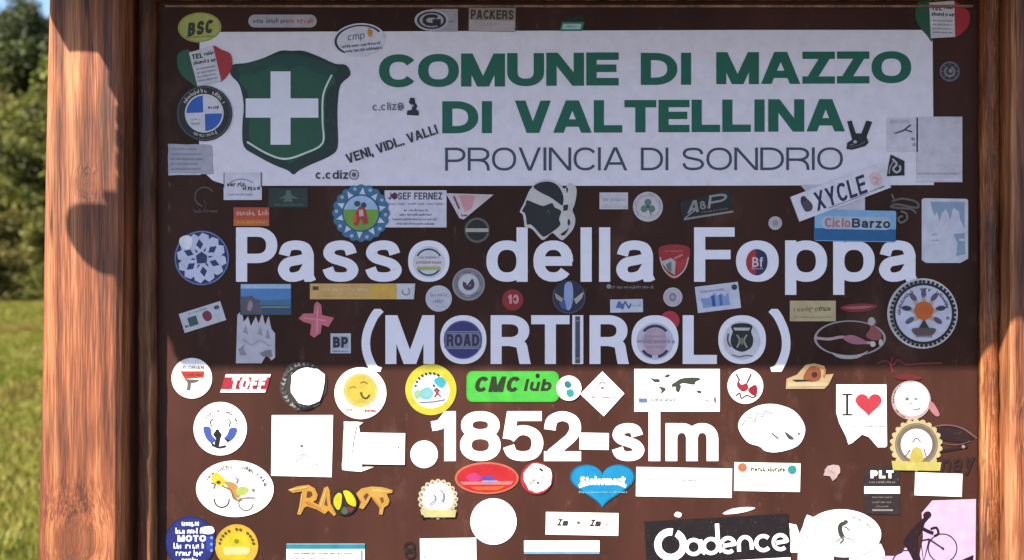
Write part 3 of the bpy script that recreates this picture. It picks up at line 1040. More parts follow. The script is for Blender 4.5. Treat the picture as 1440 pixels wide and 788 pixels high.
S('square_sticker', 'white square sticker with a grey arc and slanted dark wording at the header corner', 342, 262, 0, 1).add('backing', rect(-27, -19, 26.5, 19.5), 'cfcad4').add('edge', rect(-27, -19, -25.8, 2), '4a4654').add('edge', rect(25, -19, 26.5, 2), '4a4654').add('arc', ring(-2, 6, 20, 22, -60, 50, k=.75), '8f8b98').add('lettering', marks(-22, -2, 0, 8, 3, 1), '332f3c').add('lettering', marks(0, 3, 21, 8, 5, 1), '332f3c').add('marks', marks(-20, 12, 15, 3, 6), '9a96a4')
S('rectangular_sticker', 'dark green rectangular sticker with a pale tree emblem under the header', 406, 278, 0).add('backing', rect(-28, -13, 27, 14), '1d2a24').add('emblem', poly((-3, -10), (3, -10), (4, -4), (14, 2), (4, 1), (6, 6), (-8, 6), (-5, 1), (-14, 2), (-4, -4)), '4a6454').add('lettering', marks(-20, 10, 20, 4, 5, .9), '4a6454')
S('rectangular_sticker', 'orange red sticker with white wording on top of the capital P', 354, 305, 0, 1).add('backing', rect(-25, -13, 25, 13), 'b4452c').add('band', rect(-25, 4, 25, 13), 'c06324').add('lettering', marks(-21, -5, 22, 9, 8, .95), 'd99a86').add('lettering', marks(-20, 8, 20, 4, 9, .9), 'dd9a50')
s = S('ghost_emblem', 'faint worn ring emblem left of the dark green sticker', 286, 285, 0).add('backing', ring(2, -8, 12, 14.5, 190, 420), '4c3d3a').add('marks', ring(-6, 4, 9, 10.5, 40, 240), '40332f').add('marks', marks(-12, 12, 20, 7, 5, .6), '4f413e')
s = S('cog_sticker', 'blue cog edged round sticker with red figures on green field', 508, 300, 0, 1).add('backing', scallop(0, 0, 40.5, 20, 2.5), '3d6d90')
for i in range(20):
    a = i * 18 + 4
    s.add('tooth', sector(36 * math.sin(R(a)), -36 * math.cos(R(a)), 12, a + 180 - 24, a + 180 + 24, 3) if i % 2 == 0 else disc(34.5 * math.sin(R(a)), -34.5 * math.cos(R(a)), 2.6, n=10), 'cbd3e2' if i % 2 == 0 else '9db4cc')
s.add('ring', ring(0, 0, 24, 26.5), '2c5680').add('field', disc(0, 0, 24.5), '6f9a34').add('sky', [[[(24 * math.cos(R(a)), -24 * math.sin(R(a))) for a in range(12, 169, 6)]]], '9fb6d6').add('figure', smooth_poly([(-10, 16), (-8, 2), (-3, -8), (2, -10), (6, -6), (9, 4), (10, 14), (4, 16), (0, 8), (-4, 17)], 3), 'a8322e').add('figure', disc(-5, -13, 4.5, 4), '23465c').add('figure', disc(4, -11, 4, 4), '2e3a3a').add('marks', poly((-3, -4), (3, -5), (4, 4), (-2, 5)), 'd0a8a8').add('marks', poly((-11, 4), (-6, 2), (-6, 13), (-11, 14)), 'd2552c')
s = S('card_sticker', 'white business card sticker with rows of dark wording beside the cog sticker', 584, 294, 0, 0).add('backing', rect(-43, -26, 44, 26), 'd0cad6').add('lettering', text('JOSEF FERNEZ', 0, -18, 10, 76, tx=.22), '54394f').add('dot', disc(-29, -18, 4.5), '4a1d38')
for i, (a, b2) in enumerate([(-38, -14), (-10, 12), (17, 38)]):
    s.add('lettering', marks(a, -7, b2, 4, i, .95), '98809f')
for i, (a, b2) in enumerate([(-16, 18), (-22, 24), (-32, 30), (-26, 26)]):
    s.add('lettering', marks(a, 2 + i * 6.3, b2, 4.2, 30 + i, .92), '857c92')
S('pennant_sticker', 'white and pink triangular pennant sticker right of the card', 660, 290, 0).add('backing', poly((-33, -18), (34, -16), (-8, 19), (-14, 17)), 'cbb8bc').add('field', poly((-15, -15), (8, -15), (4, 3), (-6, 9)), 'cf8f96').add('field', poly((10, -14), (26, -14), (8, 2)), 'd0b8ae').add('marks', line(2.4, (-22, -14), (-14, 4)), '4a3a40').add('marks', marks(-11, 13, -3, 4, 2), '2a2024')
S('round_sticker', 'small dark round sticker crossed by a silver bar above della', 671, 324, 0).add('backing', disc(0, 0, 19), '17120f').add('ring', ring(0, 0, 14.5, 17.5), '5d564e').add('ring', ring(0, 0, 14.5, 17.5, 80, 105), '17120f').add('disc', disc(0, 0, 12), '14100d').add('band', rect(-16, -2.6, 16, 2.6), 'aaa49a') 
# head with white bandana
s = S('head_sticker', 'black profile head with white bandana sticker between header and della', 772, 294, 0, 1)
s.add('backing', smooth_poly([(-26, -28), (-14, -39), (2, -41), (16, -34), (22, -28), (28, -36), (36, -33), (39, -24), (36, -6), (33, 2), (37, 14), (34, 28), (24, 40), (18, 44), (10, 38), (4, 34), (-6, 43), (-12, 42), (-22, 30), (-27, 27), (-34, 25), (-35, 18), (-37, 8), (-41, 4), (-36, -6), (-32, -16)], 3), 'c6c0bc')
s.add('hair', smooth_poly([(-22, -31), (-12, -37), (2, -38), (13, -32), (20, -18), (19, -5), (12, -9), (2, -16), (-12, -23)], 3), '17131a')
s.add('face', smooth_poly([(-31, -12), (-20, -8), (-8, -4), (4, -8), (8, -2), (17, 3), (14, 14), (16, 22), (8, 30), (-6, 39), (-12, 36), (-20, 27), (-26, 22), (-31, 22), (-32, 14), (-34, 6), (-38, 3), (-33, -6)], 3), '17131a')
s.add('knot', poly((20, -5), (27, -6), (26, 2), (20, 3)), '1c181c').add('fold', smooth_poly([(24, -30), (27, -28), (25, -22)], 3), '1c181c').add('fold', smooth_poly([(16, 36), (24, 30), (28, 27), (22, 37)], 3), '2a2430').add('fold', smooth_poly([(27, 14), (30, 18), (28, 24), (26, 20)], 3), '2a2430').add('ear', curve(1.5, (-4, 6), (-1, 2), (1, 8)), '4a4048')
S('small_sticker', 'small white rectangular label above the double l of della', 863, 283, 0).add('backing', rect(-20, -12, 20, 11.5), 'c9bfc4').add('lettering', marks(-15, -2, 16, 6, 3, .9), 'a59ca6').add('lettering', marks(-14, 5, 15, 3, 6, .7), 'b5acb4').add('border', rect(-18, 7.5, 18, 9), 'b3a2a4')
s = S('round_sticker', 'white round sticker with a green three leaf emblem above Foppa', 911, 291, 0).add('backing', disc(0, 0, 21), 'c3b9bd').add('ring', ring(0, 0, 15, 16), 'a69ca2').add('lettering', arcmarks(0, 0, 18, -150, 150, 3.4, 20), '98908f')
for a in (0, 120, 240):
    s.add('leaf', disc(6 * math.sin(R(a)), -6 * math.cos(R(a)) + 0, 5, 5, 16), '5d7468')
s.add('stem', line(1.6, (0, 0), (5, 12)), '5d7468').add('marks', disc(0, 0, 2.5), '3d5448')
S('slanted_sticker', 'black slanted sticker with silver letters A and P above capital F', 993, 289, 9).add('backing', poly((-36, -10), (36, -18), (37, 10), (-36, 19)), '14110f').add('lettering', text('A', -20, -1, 17, 17, tx=.24, slant=.3, rot=0), '8a8580').add('lettering', text('&', -5, -1, 12, 9, tx=.22), '807a76').add('lettering', text('P', 14, -4, 18, 26, tx=.2, slant=.3), '908a86').add('stripe', rect(-34, 13, 36, 16), '86807c').add('marks', marks(-8, 9, 30, 3.5, 4, .9), '6d6864').add('marks', line(1.6, (-34, 14), (-16, 4)), '908a86')
S('small_sticker', 'tiny white round sticker above the o of Foppa', 1090, 314, 0).add('backing', disc(0, 0, 9.5), 'b9aeb2').add('emblem', disc(0, 0, 4.5), '93888a').add('emblem', ring(0, 0, 6.4, 7.2), 'a39a9c')
# right end of the header
S('paw_sticker', 'black two fingered hand sticker beside the last header capital', 1208, 191, 0, 1).add('backing', poly((-17, -20), (-11, -21), (-5, -3), (3, -3), (10, -21), (18, -19), (10, 2), (13, 10), (8, 15), (-10, 20), (-18, 19), (-17, 10), (-10, 6)), '1b1519').add('nail', disc(-6, 9, 2.6, 2.2, 12), 'b8b0ba').add('marks', line(1, (-14, 14), (-8, 12)), '8d8690').add('marks', line(1, (2, 12), (8, 9)), '6d6670').add('marks', line(1.2, (-14, 17), (2, 13)), '5d5660')
S('paper_sticker', 'white square paper with a dark scissor shaped scrawl on the header', 1266, 196, 0, 1).add('backing', rect(-19, -30, 24, 18), 'cdc6d0').add('scrawl', line(2.4, (-8, -8), (4, -12), (14, -20)), '3a3440').add('scrawl', line(2, (6, -13), (16, -10)), '3a3440').add('scrawl', line(1.2, (-10, -8), (-2, -11)), '8d8690').add('marks', disc(17, 0, 3, 2.4, 12), '8f8894').add('marks', disc(19, 8, 3.2, 2.6, 12), 'a09aa6').add('tape', rect(-16, -27, 12, -22), 'b8b0ba')
s = S('poster_sticker', 'large blank white paper hanging over the right end of the header', 1320, 210.5, 0, 1).add('backing', rect(-32, -46, 32.5, 46), 'cac2cb').add('lettering', marks(-30, 34, 28, 4, 3, .95), '9d95a0').add('edge', rect(-32, 41, 32, 44), 'd4cdd6')
S('house_sticker', 'black house shaped sticker with a pale squiggle on the header', 1258, 235, 0, 2).add('backing', poly((-6, -17), (13, -8), (13, 12), (-11, 13), (-9, -2)), '161218').add('squiggle', curve(3, (-4, -11), (2, -4), (-3, 3), (2, 8), (7, 4), (6, -2)), 'aaa4ac').add('edge', curve(1.6, (-9, 10), (-7, 0), (-2, -8)), '9a94a0')
S('paper_sticker', 'plain pale paper scrap under the slanted XYCLE strip', 1190, 284, 0, 0).add('backing', poly((-65, -24), (-30, -24), (26, -14), (26, 14), (-30, 16)), 'c3bbc8')
S('strip_sticker', 'slanted white strip with navy lettering XYCLE', 1182, 271, 20.5, 3).add('backing', rect(-69, -19, 68, 18), 'd8d0da').add('lettering', text('XYCLE', -3, 0, 26, 76, tx=.2, slant=.12), '22264a').add('figure', smooth_poly([(-58, -9), (-52, -13), (-48, -8), (-44, 2), (-48, 9), (-56, 8), (-58, 2)], 3), '4a3b48').add('figure', disc(-53, -10, 4), '2c2434').add('marks', smooth_poly([(46, -10), (58, -8), (60, 4), (52, 10), (44, 4)], 3), 'd8b8b8').add('marks', curve(1.4, (48, -4), (55, 0), (50, 6)), 'c08a8c').add('rule', rect(-24, 14, 36, 15.2), '8a86a0').add('marks', marks(38, 13, 60, 3, 5, .8), '3a3860')
S('banner_sticker', 'blue banner sticker with red and dark wording above Foppa', 1202, 318, -1, 2).add('backing', rrect(-57, -22, 57, 22, 3), '7fa8cc').add('band', rect(-57, 4, 57, 21), '1d5c8e').add('panel', rrect(-48, -13, 50, 5, 8), 'a8b4c4').add('lettering', text('Ciclo', -25, -4, 13, 36, tx=.2), 'c0645c').add('lettering', text('Barzo', 22, -4, 13, 54, tx=.24), '2b2e44')
S('palm_sticker', 'pale rounded rectangular sticker with a grey blue palm corner', 1328, 324, 0).add('backing', poly((-32, -43), (-29, -45), (31, -44), (33, -42), (33, 40), (22, 46), (-26, 46), (-32, 42)), 'cbc8d4').add('palm', poly((-20, -40), (28, -40), (28, -2), (22, -14), (20, -26), (12, -32), (8, -14), (2, -30), (-4, -24), (-7, -12), (-11, -26), (-14, -20), (-18, -30)), '8d9db4').add('trunk', poly((12, 6), (28, 4), (29, 34), (16, 36), (18, 18)), '8d9db4').add('marks', marks(-18, 6, -10, 5, 3), '98a4b8').add('marks', marks(-19, 14, -8, 4, 6), '98a4b8').add('gap', rect(20, 12, 28, 15), 'cbc8d4')
s = S('scribble_sticker', 'grey brush scribble emblem between the blue banner and the palm sticker', 1271, 292, -8).add('backing', curve(3, (-18, -6), (-4, -12), (16, -10), (18, -2), (-10, -3), (-17, 2), (10, 1), (18, 6)), '5d5550').add('scribble', curve(2.6, (-4, 6), (4, 8), (6, 16), (-2, 22), (-6, 16), (0, 12)), '6b625c').add('scribble', line(2, (-20, -16), (-16, -10)), '7a706a')
# marks printed on the header
S('script_decal', 'small grey script decal under the first header line', 546, 150, 2, 1).add('backing', text('c.cliz@', 0, 0, 11, 44, tx=.17), '6d6874')
S('bottle_decal', 'small black bottle shaped decal beside the grey script on the header', 581, 151, 0, 1).add('backing', poly((-4, -13), (2, -13), (3, -6), (6, -2), (4, 3), (8, 6), (8, 12), (-9, 11), (-8, 5), (-2, 4), (-1, -2), (-6, -6)), '1c1722').add('gap', disc(-1, -2, 2, 1.5, 10), 'b8b2bc')
S('slogan_decal', 'black slanted slogan VENI, VIDI... VALLI beside the shield', 551, 203, 18.5, 1).add('backing', text('VENI, VIDI... VALLI', 0, 0, 13.5, 134, tx=.21, gap=.1), '2e2a34')
S('script_decal', 'dark script decal cicliz@ at the lower edge of the header beside the shield', 475, 246, 0, 1).add('backing', text('c.cdiz', -8, 0, 12, 46, tx=.2), '37323e').add('at_sign', ring(23, 0, 5.6, 7), '5d5866').add('at_sign', disc(23, 0, 3.2), '5d5866')

# ---- around the pass name
s = S('snowflake_sticker', 'navy round sticker with a white snowflake pattern left of Passo', 284, 363, 0).add('backing', disc(0, 0, 39), '232c5a').add('ring', ring(0, 0, 36.5, 38), '7480aa')
for i in range(6):
    a = i * 60 + 22
    c_, s_ = math.cos(R(a)), math.sin(R(a))
    f = lambda x, y: (x * c_ - y * s_, x * s_ + y * c_)
    s.add('arm', poly(f(0, -8), f(10, -4), f(20, -14), f(30, -14), f(35, -6), f(30, 0), f(35, 6), f(30, 14), f(20, 14), f(10, 4), f(0, 8)), 'c6c8e0')
    s.add('lozenge', poly(f(12, 0), f(19, -5), f(27, 0), f(19, 5)), '28305e')
s.add('hub', poly((-8, -3), (0, -9), (8, -3), (7, 7), (-6, 8)), '28305e').add('sun_patch', smooth_poly([(-30, -28), (-20, -32), (-13, -26), (-15, -14), (-24, -13), (-31, -20)], 3), 'eceaf0')  # pale patch paints the spot of sun on the sticker's upper left
s = S('round_sticker', 'white round sticker with navy arcs and yellow stripe filling the o of Passo', 603, 369, 0).add('backing', disc(0, 0, 22.5), 'cfcacf').add('arc', ring(0, 0, 17, 19.5, -62, 62), '383a58').add('arc', ring(0, 0, 17, 19.5, 118, 242), '383a58').add('field', rect(-16, 6, 16, 11), 'a9a860').add('lettering', marks(-18, 0, 18, 6, 3, .95), 'b8808c').add('lettering', marks(-14, -7, 14, 5, 5, .8), 'a89a9a')
s = S('round_sticker', 'grey round sticker with a dark swirl below the o of Passo', 659, 400, 0).add('backing', disc(0, 0, 23), '8c868c').add('ring', ring(0, 0, 18.5, 20, 0, 360), '736d74').add('field', disc(0, 0, 14.5), 'c0bac0').add('swirl', ring(0, 0, 3, 8.5, 40, 300), '45324a').add('swirl', line(3, (-3, 5), (6, -7)), '45324a').add('lettering', arcmarks(0, 0, 17, -170, 170, 3.4, 24), '5d585e')
S('round_sticker', 'small white round sticker with lilac wording above the bracketed name', 617, 420, 0).add('backing', disc(0, 0, 18.5), 'bdb9c2').add('lettering', marks(-12, -5, 13, 6, 3, .9), '8d88a0').add('lettering', marks(-8, 4, 6, 6, 6, .9), '8d88a0').add('marks', marks(-4, 11, 6, 3, 9, .9), 'a29cb0')
S('round_sticker', 'small red round sticker with a pale figure ten', 721, 422, 0).add('backing', disc(0, 0, 15), '8c1a20').add('number', text('10', 1, -1, 13, 15, tx=.26), 'c88a88').add('disc', disc(3, -1, 2), '6a1218')
S('round_sticker', 'dark navy round sticker with pale wings below della', 800, 418, 0).add('backing', disc(0, 0, 24), '20233a').add('centre', smooth_poly([(-5, -19), (4, -20), (6, 2), (1, 18), (-6, 14), (-7, -4)], 3), '8d9bc2').add('wing', poly((-20, -6), (-8, 2), (-10, 8), (-18, 2)), '9a988a').add('wing', poly((22, -9), (7, 3), (10, 10), (18, 2)), 'aaa29c').add('field', poly((-14, 8), (-6, 4), (-3, 18), (-10, 16)), '3d5590').add('ring', ring(0, 0, 21.5, 23, 60, 300), '4a4650')
S('strip_sticker', 'thin grey strip of tiny wording under the last a of della', 886, 404, 0).add('backing', marks(-28, 0, 33, 5.5, 5, .97), '77716e').add('bead', disc(-30, -1, 3.4, n=12), '8a847e')
S('small_sticker', 'small white label with blue handwriting under della', 881, 430, 1).add('backing', rect(-23, -9, 23, 9.5), 'bfc0ce').add('handwriting', curve(2.4, (-14, 3), (-10, -5), (-6, 4), (-2, -5), (3, 3), (6, -3)), '42598c').add('handwriting', disc(-9, 0, 5, 3.6, 14), '506a9c').add('marks', marks(8, 0, 20, 4, 4, .8), '93a0bc')
S('round_sticker', 'small pale round sticker between della and Foppa below the shield', 946, 418, 0).add('backing', disc(0, 0, 13.5), 'b9aeb6').add('emblem', disc(0, 0, 5.5, 6.5, 18), '887d8a').add('ring', ring(0, 0, 9.5, 10.4), 'a0959e').add('marks', disc(0, 0, 2.4), 'aaa0aa')
S('card_sticker', 'tilted white card with a blue skyline picture under capital F', 1009, 419, 7).add('backing', rect(-30, -19, 31, 18), 'c2c0d0').add('picture', poly((-24, -2), (-14, -1), (-8, -4), (-4, -8), (0, -3), (6, -6), (10, -1), (16, -6), (16, 12), (-22, 12)), '7f95c0').add('building', rect(-9, -4, -4, 11), '33508c').add('building', rect(2, -4, 6, 11), '4c68a0').add('lettering', marks(-23, -11, 10, 4, 6, .9), '8d8da2').add('stamp', disc(25, -12, 4), '30324e')
s = S('shield_sticker', 'red shield sticker with white and green lower half before Foppa', 948, 368, 0).add('backing', smooth_poly([(-22, -18), (-12, -23), (0, -24), (12, -23), (22, -18), (20, 0), (12, 16), (0, 25), (-12, 16), (-20, 0)], 3), '9a2026').add('trim', curve(2, (-20, -6), (-14, 12), (0, 22), (14, 12), (20, -6)), 'b8a4a4').add('lower', poly((-18, 0), (-4, -5), (2, 0), (1, 19), (-10, 12)), 'b0a8a8').add('lower', poly((-12, 4), (-4, 0), (-4, 15), (-9, 12)), '5d7062').add('stripe', line(3, (0, -4), (12, -10)), 'c26a68').add('lettering', marks(-13, -15, 13, 4, 3, .9), 'bb6a68').add('side', poly((3, 0), (18, -4), (12, 12), (3, 17)), 'b02c30')
S('oval_sticker', 'small upright oval sticker half red half navy inside the o of Foppa', 1064, 369, 0).add('backing', disc(0, 0, 15, 18.5), '24264e').add('half', [[[(-14 * math.sin(R(a)) - 1, 17.5 * math.cos(R(a))) for a in range(0, 181, 12)]]], 'ad2430').add('lettering', text('Bf', 1, 0, 14, 15, tx=.2), 'cfb8c0').add('marks', marks(-7, 9, 8, 3, 4), 'c0a4ac')
S('banner_sticker', 'long orange yellow banner sticker with white tip under Passo', 510, 410, 0).add('backing', poly((-74, -11), (74, -11), (72, 11), (-74, 11)), 'cba05e').add('band', rect(12, -10, 48, 10), 'd0a040').add('tip', poly((48, -11), (74, -11), (72, 11), (48, 11)), 'c9c6cc').add('emblem', ring(61, 0, 4, 6, 30, 300), '7f7f8e').add('stamp', rect(-70, -7, -62, -2), '3f3428').add('lettering', marks(-56, -3, 8, 6, 3, .95), 'dcc08a').add('lettering', marks(-60, 6, 2, 3, 6, .4), 'd4b070')
S('photo_sticker', 'landscape photo sticker with blue sky under capital P', 375, 421, 0).add('backing', rect(-37, -22, 35, 22), '2e4a64').add('sky', rect(-36, -21, 34, -15), '9fb6d0').add('sky', poly((-36, -15), (34, -15), (34, 0), (-8, 2), (-36, -4)), '4a7cb2').add('lake', poly((-8, 2), (34, 0), (34, 9), (-12, 8)), '3d6a8e').add('rocks', jag([(-36, -2), (-20, -6), (-10, 4), (-6, 20), (-36, 20)], 1.6, 6), '54505c').add('shore', rect(-8, 10, 33, 12), '77867c').add('figure', smooth_poly([(-24, 2), (-19, 6), (-22, 16), (-27, 14)], 3), '9a7f88')
S('torn_sticker', 'torn pale sticker with ragged grey streaks beneath the landscape photo', 358, 473, 0).add('backing', poly((-26, 38), (-25, 6), (-24, -30), (-18, -36), (-15, -20), (-9, -28), (-5, -14), (2, -28), (6, -18), (11, -32), (15, -16), (20, -28), (24, -10), (29, -4), (29, 30), (24, 34), (17, 26), (10, 38)), 'b9b3be').add('marks', jag([(-22, 18), (-14, 12), (-12, 26), (-20, 28)], 1.6, 3), '8c8692').add('marks', jag([(8, 22), (22, 20), (26, 28), (14, 30)], 1.8, 8), '7d7682').add('marks', curve(3, (-16, 4), (-4, 12), (8, 6), (22, 14)), 'a39dac').add('marks', poly((-16, -6), (-12, -16), (-9, -2)), '8f8a98').add('marks', poly((4, -4), (9, -14), (11, 0)), '99939f').add('marks', poly((15, 2), (19, -10), (22, 4)), '8f8a98')
S('card_sticker', 'tilted white card with dark green square and crimson blot below the snowflake', 285, 446, 17.5).add('backing', rect(-30.5, -14, 30.5, 14), 'bcbcc4').add('square', rect(-21, -5, -8, 8), '35504c').add('blot', smooth_poly([(1, -4), (8, -7), (13, -2), (12, 6), (5, 8), (1, 3)], 3), '772636').add('stamp', disc(23, -7, 4, 3, 12), '4a4a5c').add('marks', marks(-18, -10, 10, 3, 5, .5), '8d8d9a').add('marks', disc(-25, 6, 3, 2, 10), '6d6d78')
S('tape_cross', 'faded pink cross of sticky tape beside the torn sticker', 445, 449, 0).add('backing', poly((-25, -1), (-18, -8), (-4, -8), (-3, -20), (1, -25), (7, -20), (8, -6), (25, -2), (17, 11), (8, 8), (6, 20), (-3, 26), (-9, 22), (-7, 7), (-18, 4)), 'c2616f').add('fold', line(2, (2, -18), (1, 20)), 'd08a94').add('edge', line(2, (-18, -2), (14, 2)), 'cf858f')
S('small_sticker', 'small pale square sticker with dark letters BP before the bracket', 479, 483, 0).add('backing', rect(-14, -14, 14.5, 14), 'b9b9c4').add('field', rect(-11, -10, 11, 7), '9a9aa8').add('lettering', text('BP', 0, -1.5, 15, 21, tx=.28), '1f1d2c').add('marks', marks(-11, 11, 11, 3.5, 4, .9), '7a7888')
s = S('round_sticker', 'navy disc sticker lettered ROAD filling the first capital O', 651, 478, 0).add('backing', disc(0, 0, 27, 27), '342f70').add('band', rect(-26, -10, 26, 11), '77758c').add('lettering', text('ROAD', 0, .5, 17, 46, tx=.26), '2c2744').add('rule', rect(-25, -12, 25, -10.8), '8f8da2').add('rule', rect(-25, 11.5, 25, 12.7), '8f8da2').add('arc', ring(0, 0, 25, 26.6), '55518c')
S('strip_sticker', 'narrow dark vertical strip of wording on the capital I', 812, 478, 0).add('backing', rect(-3.5, -33, 3.5, 33), '4b4854').add('edge', rect(-3.5, -33, -2.4, 33), '8a8692').add('marks', marks(-2.5, -27, 3, 4, 3), '9a96a2').add('marks', marks(-2.5, 26, 3, 4, 5), '9a96a2')
S('oval_sticker', 'pink lilac emblem with dark top and bottom arcs inside second capital O', 921, 480, 0).add('backing', disc(0, 0, 26, 26), 'c3bac8').add('field', disc(0, 0, 17, 20), 'b79cac').add('arc', ring(0, 0, 19, 23, -50, 50, k=1.02), '38304e').add('arc', ring(0, 0, 19, 23, 125, 168, k=1.05), '38304e').add('arc', ring(0, 0, 19, 23, 192, 235, k=1.05), '38304e').add('lettering', marks(-25, 0, 25, 7, 4, .95), '98869c').add('lettering', marks(-14, -7, 14, 4, 6, .6), 'a58fa2').add('lettering', marks(-12, 8, 12, 4, 8, .6), 'a58fa2')
S('round_sticker', 'plain crimson dot sticker tucked behind the second capital O', 942, 451, 0, -.9).add('backing', disc(0, 0, 13.5), 'b02a3a')
s = S('shield_sticker', 'black crest sticker with crossed tools inside the last capital O', 1043, 479, 0).add('backing', disc(0, 0, 26, 27), 'c9c5cb').add('crest', smooth_poly([(-15, -20), (-7, -24), (7, -24), (15, -20), (13, -12), (16, -2), (13, 10), (0, 16), (-13, 10), (-16, -2), (-13, -12)], 3), '20211f').add('band', poly((-12, -18), (12, -18), (10, -14), (-10, -14)), 'b8b6b4').add('tool', curve(2.4, (-7, 10), (-3, 0), (-7, -8)), '8d9284').add('tool', curve(2.4, (7, 10), (3, 0), (7, -8)), '8d9284').add('tool', disc(0, 1, 3, 5, 14), '6a6e60').add('ribbon', curve(2, (-14, 20), (-4, 23), (6, 21), (15, 22)), '77737c').add('mantle', curve(2.4, (-19, -10), (-20, 0), (-16, 9)), '5a5a58')
S('rectangular_sticker', 'beige sticker with grey writing after the closing bracket', 1143, 438, 0).add('backing', rect(-32.5, -15, 32, 14), 'b8a27c').add('lettering', marks(-27, -3, 4, 9, 3, .95), '8a7854').add('lettering', marks(8, -4, 26, 10, 6, .95), '6a6244').add('marks', marks(-26, 8, 25, 3, 9, .6), '97845e')
S('lens_sticker', 'thin red lens shaped sticker beside the beige label', 1208, 433, 0).add('backing', smooth_poly([(-27, 0), (-12, -5), (10, -6), (26, -3), (14, 4), (-10, 6)], 3), '7e2426').add('glint', smooth_poly([(-22, 0), (0, -2.5), (20, -2), (0, 2)], 3), 'a85c5c')
s = S('oval_sticker', 'outlined oval sticker with a reclining pink figure left of the sun sticker', 1195, 476, 0).add('backing', ring(0, 0, 47, 50.5, k=.5), '968e8c').add('line', curve(4, (-50, -1), (-30, 1), (-10, -2), (4, 4), (20, 6), (32, 6)), 'b08c94').add('figure', smooth_poly([(22, -4), (28, -14), (26, -24), (31, -30), (37, -24), (36, -16), (44, -8), (42, 2), (30, 2)], 3), '8c4a4a').add('figure', disc(30, -24, 5, 6, 14), 'b0a49c').add('figure', smooth_poly([(-10, 0), (0, -5), (16, 0), (24, 7), (4, 8)], 3), 'a26474').add('foot', disc(32, 8, 4, 4, 12), 'c0b8ac').add('foot', disc(43, 6, 3, 5, 12), 'c0b8ac').add('base', smooth_poly([(-26, 20), (-6, 24), (14, 22), (26, 17), (10, 28), (-14, 28)], 3), 'aaa2a0')
s = S('sun_sticker', 'large round sticker with rope border, orange sun flower and brown bowl', 1297, 441, 0).add('backing', disc(0, 0, 49.5), 'c6c2c4')
for i in range(44):
    a = i * 360 / 44
    s.add('bead', ring(0, 0, 43.2, 47, a, a + 5, n=1), '1a1618')
s.add('ring', ring(0, 0, 40, 43), '1c181b').add('field', disc(0, 0, 39.5), 'c3bfd0').add('lettering', arcmarks(0, 0, 34.5, -105, 105, 6, 22), '4a4452')
for i, a in enumerate((0, 38, 82, 125, 235, 278, 322)):
    c_ = '37304e' if i in (2, 5) else '5a4e62'
    s.add('petal', disc(24 * math.sin(R(a)), -4 - 24 * math.cos(R(a)), 7, 3.6, 16, rot=90 - a), c_)
for a in range(0, 360, 45):
    s.add('ray', poly((14 * math.sin(R(a - 14)), -4 - 14 * math.cos(R(a - 14))), (21 * math.sin(R(a)), -4 - 21 * math.cos(R(a))), (14 * math.sin(R(a + 14)), -4 - 14 * math.cos(R(a + 14)))), 'b89a84')
s.add('sun', disc(0, -4, 13), 'c25a1c').add('bowl', smooth_poly([(-17, 22), (-8, 20), (8, 20), (17, 22), (10, 31), (-10, 31)], 3), '5c4a48').add('flame', poly((-7, 20), (0, 8), (7, 20)), '2e2724').add('base', rect(-11, 31, 11, 33), '857c80')
s = S('red_script', 'faint dark red handwriting below the sun sticker', 1280, 517, -2).add('backing', curve(3, (-48, -4), (-34, -8), (-26, -2), (-18, -10), (-6, -4), (14, -6), (44, -8)), '5c1a1a').add('stroke', curve(2.5, (-26, -14), (-28, -2), (-24, 8)), '6a1c1c').add('stroke', smooth_poly([(-22, 12), (-2, 9), (16, 13), (10, 17), (-16, 17)], 3), '521516')

# ---- sunlit rows
S('round_sticker', 'white round sticker with a red band and grey drill shape beside the left rail', 270, 532, 0).add('backing', disc(0, 0, 28.5), W_).add('lettering', text('FLORIAN', 2, -15, 5, 30, tx=.22), '463a12').add('band', poly((-16, -10), (18, -10), (17, -1), (-10, 1)), '922811').add('marks', marks(-12, -5, 14, 4, 3, .9), '71150c').add('grip', poly((-10, 1), (12, 2), (6, 6), (-1, 7), (-2, 17), (-7, 17), (-6, 7)), '4d4845')
S('parallelogram_sticker', 'red and white slanted sticker lettered TOFF', 345, 539.5, 0).add('backing', poly((-27, -13), (36, -13), (28, 12.5), (-35, 12.5)), W_).add('field', poly((-29, -9), (35, -9), (31, 8), (-34, 8)), '841726').add('lettering', text('TOFF', 2, 0, 18, 48, tx=.28, slant=.25), 'eceaea').add('shade', marks(-12, 4, 26, 3, 3, .5), '522426')
s = S('torn_round_sticker', 'peeled round sticker with a white centre and ragged black edge', 430, 543, 0).add('backing', jag([(33 * math.sin(R(a)) - 3, -35 * math.cos(R(a))) for a in range(0, 360, 15)], 1.8, 5, 5), '2e2927')
g_ = random.Random(4)
for i in range(22):
    a = 150 + i * 12
    s.add('scrap', jag([((29 + g_.uniform(-3, 3)) * math.sin(R(a)) - 3, -(30 + g_.uniform(-3, 3)) * math.cos(R(a))), (33 * math.sin(R(a + 8)) - 3, -34 * math.cos(R(a + 8))), (26 * math.sin(R(a + 9)) - 2, -28 * math.cos(R(a + 9)))], .8, i), g_.choice(['5a5653', '181413', '797572', '443e3c']))
s.add('core', jag([(-20, -18), (-4, -26), (18, -24), (27, -16), (26, 4), (20, 20), (6, 27), (-10, 24), (-20, 8)], 1.0, 9, 7), 'ebe9e8').add('crack', curve(2, (-20, -16), (-10, -24), (6, -28), (20, -24)), '151110').add('crack', curve(3, (-16, 24), (-4, 31), (10, 28)), '0d0a09')
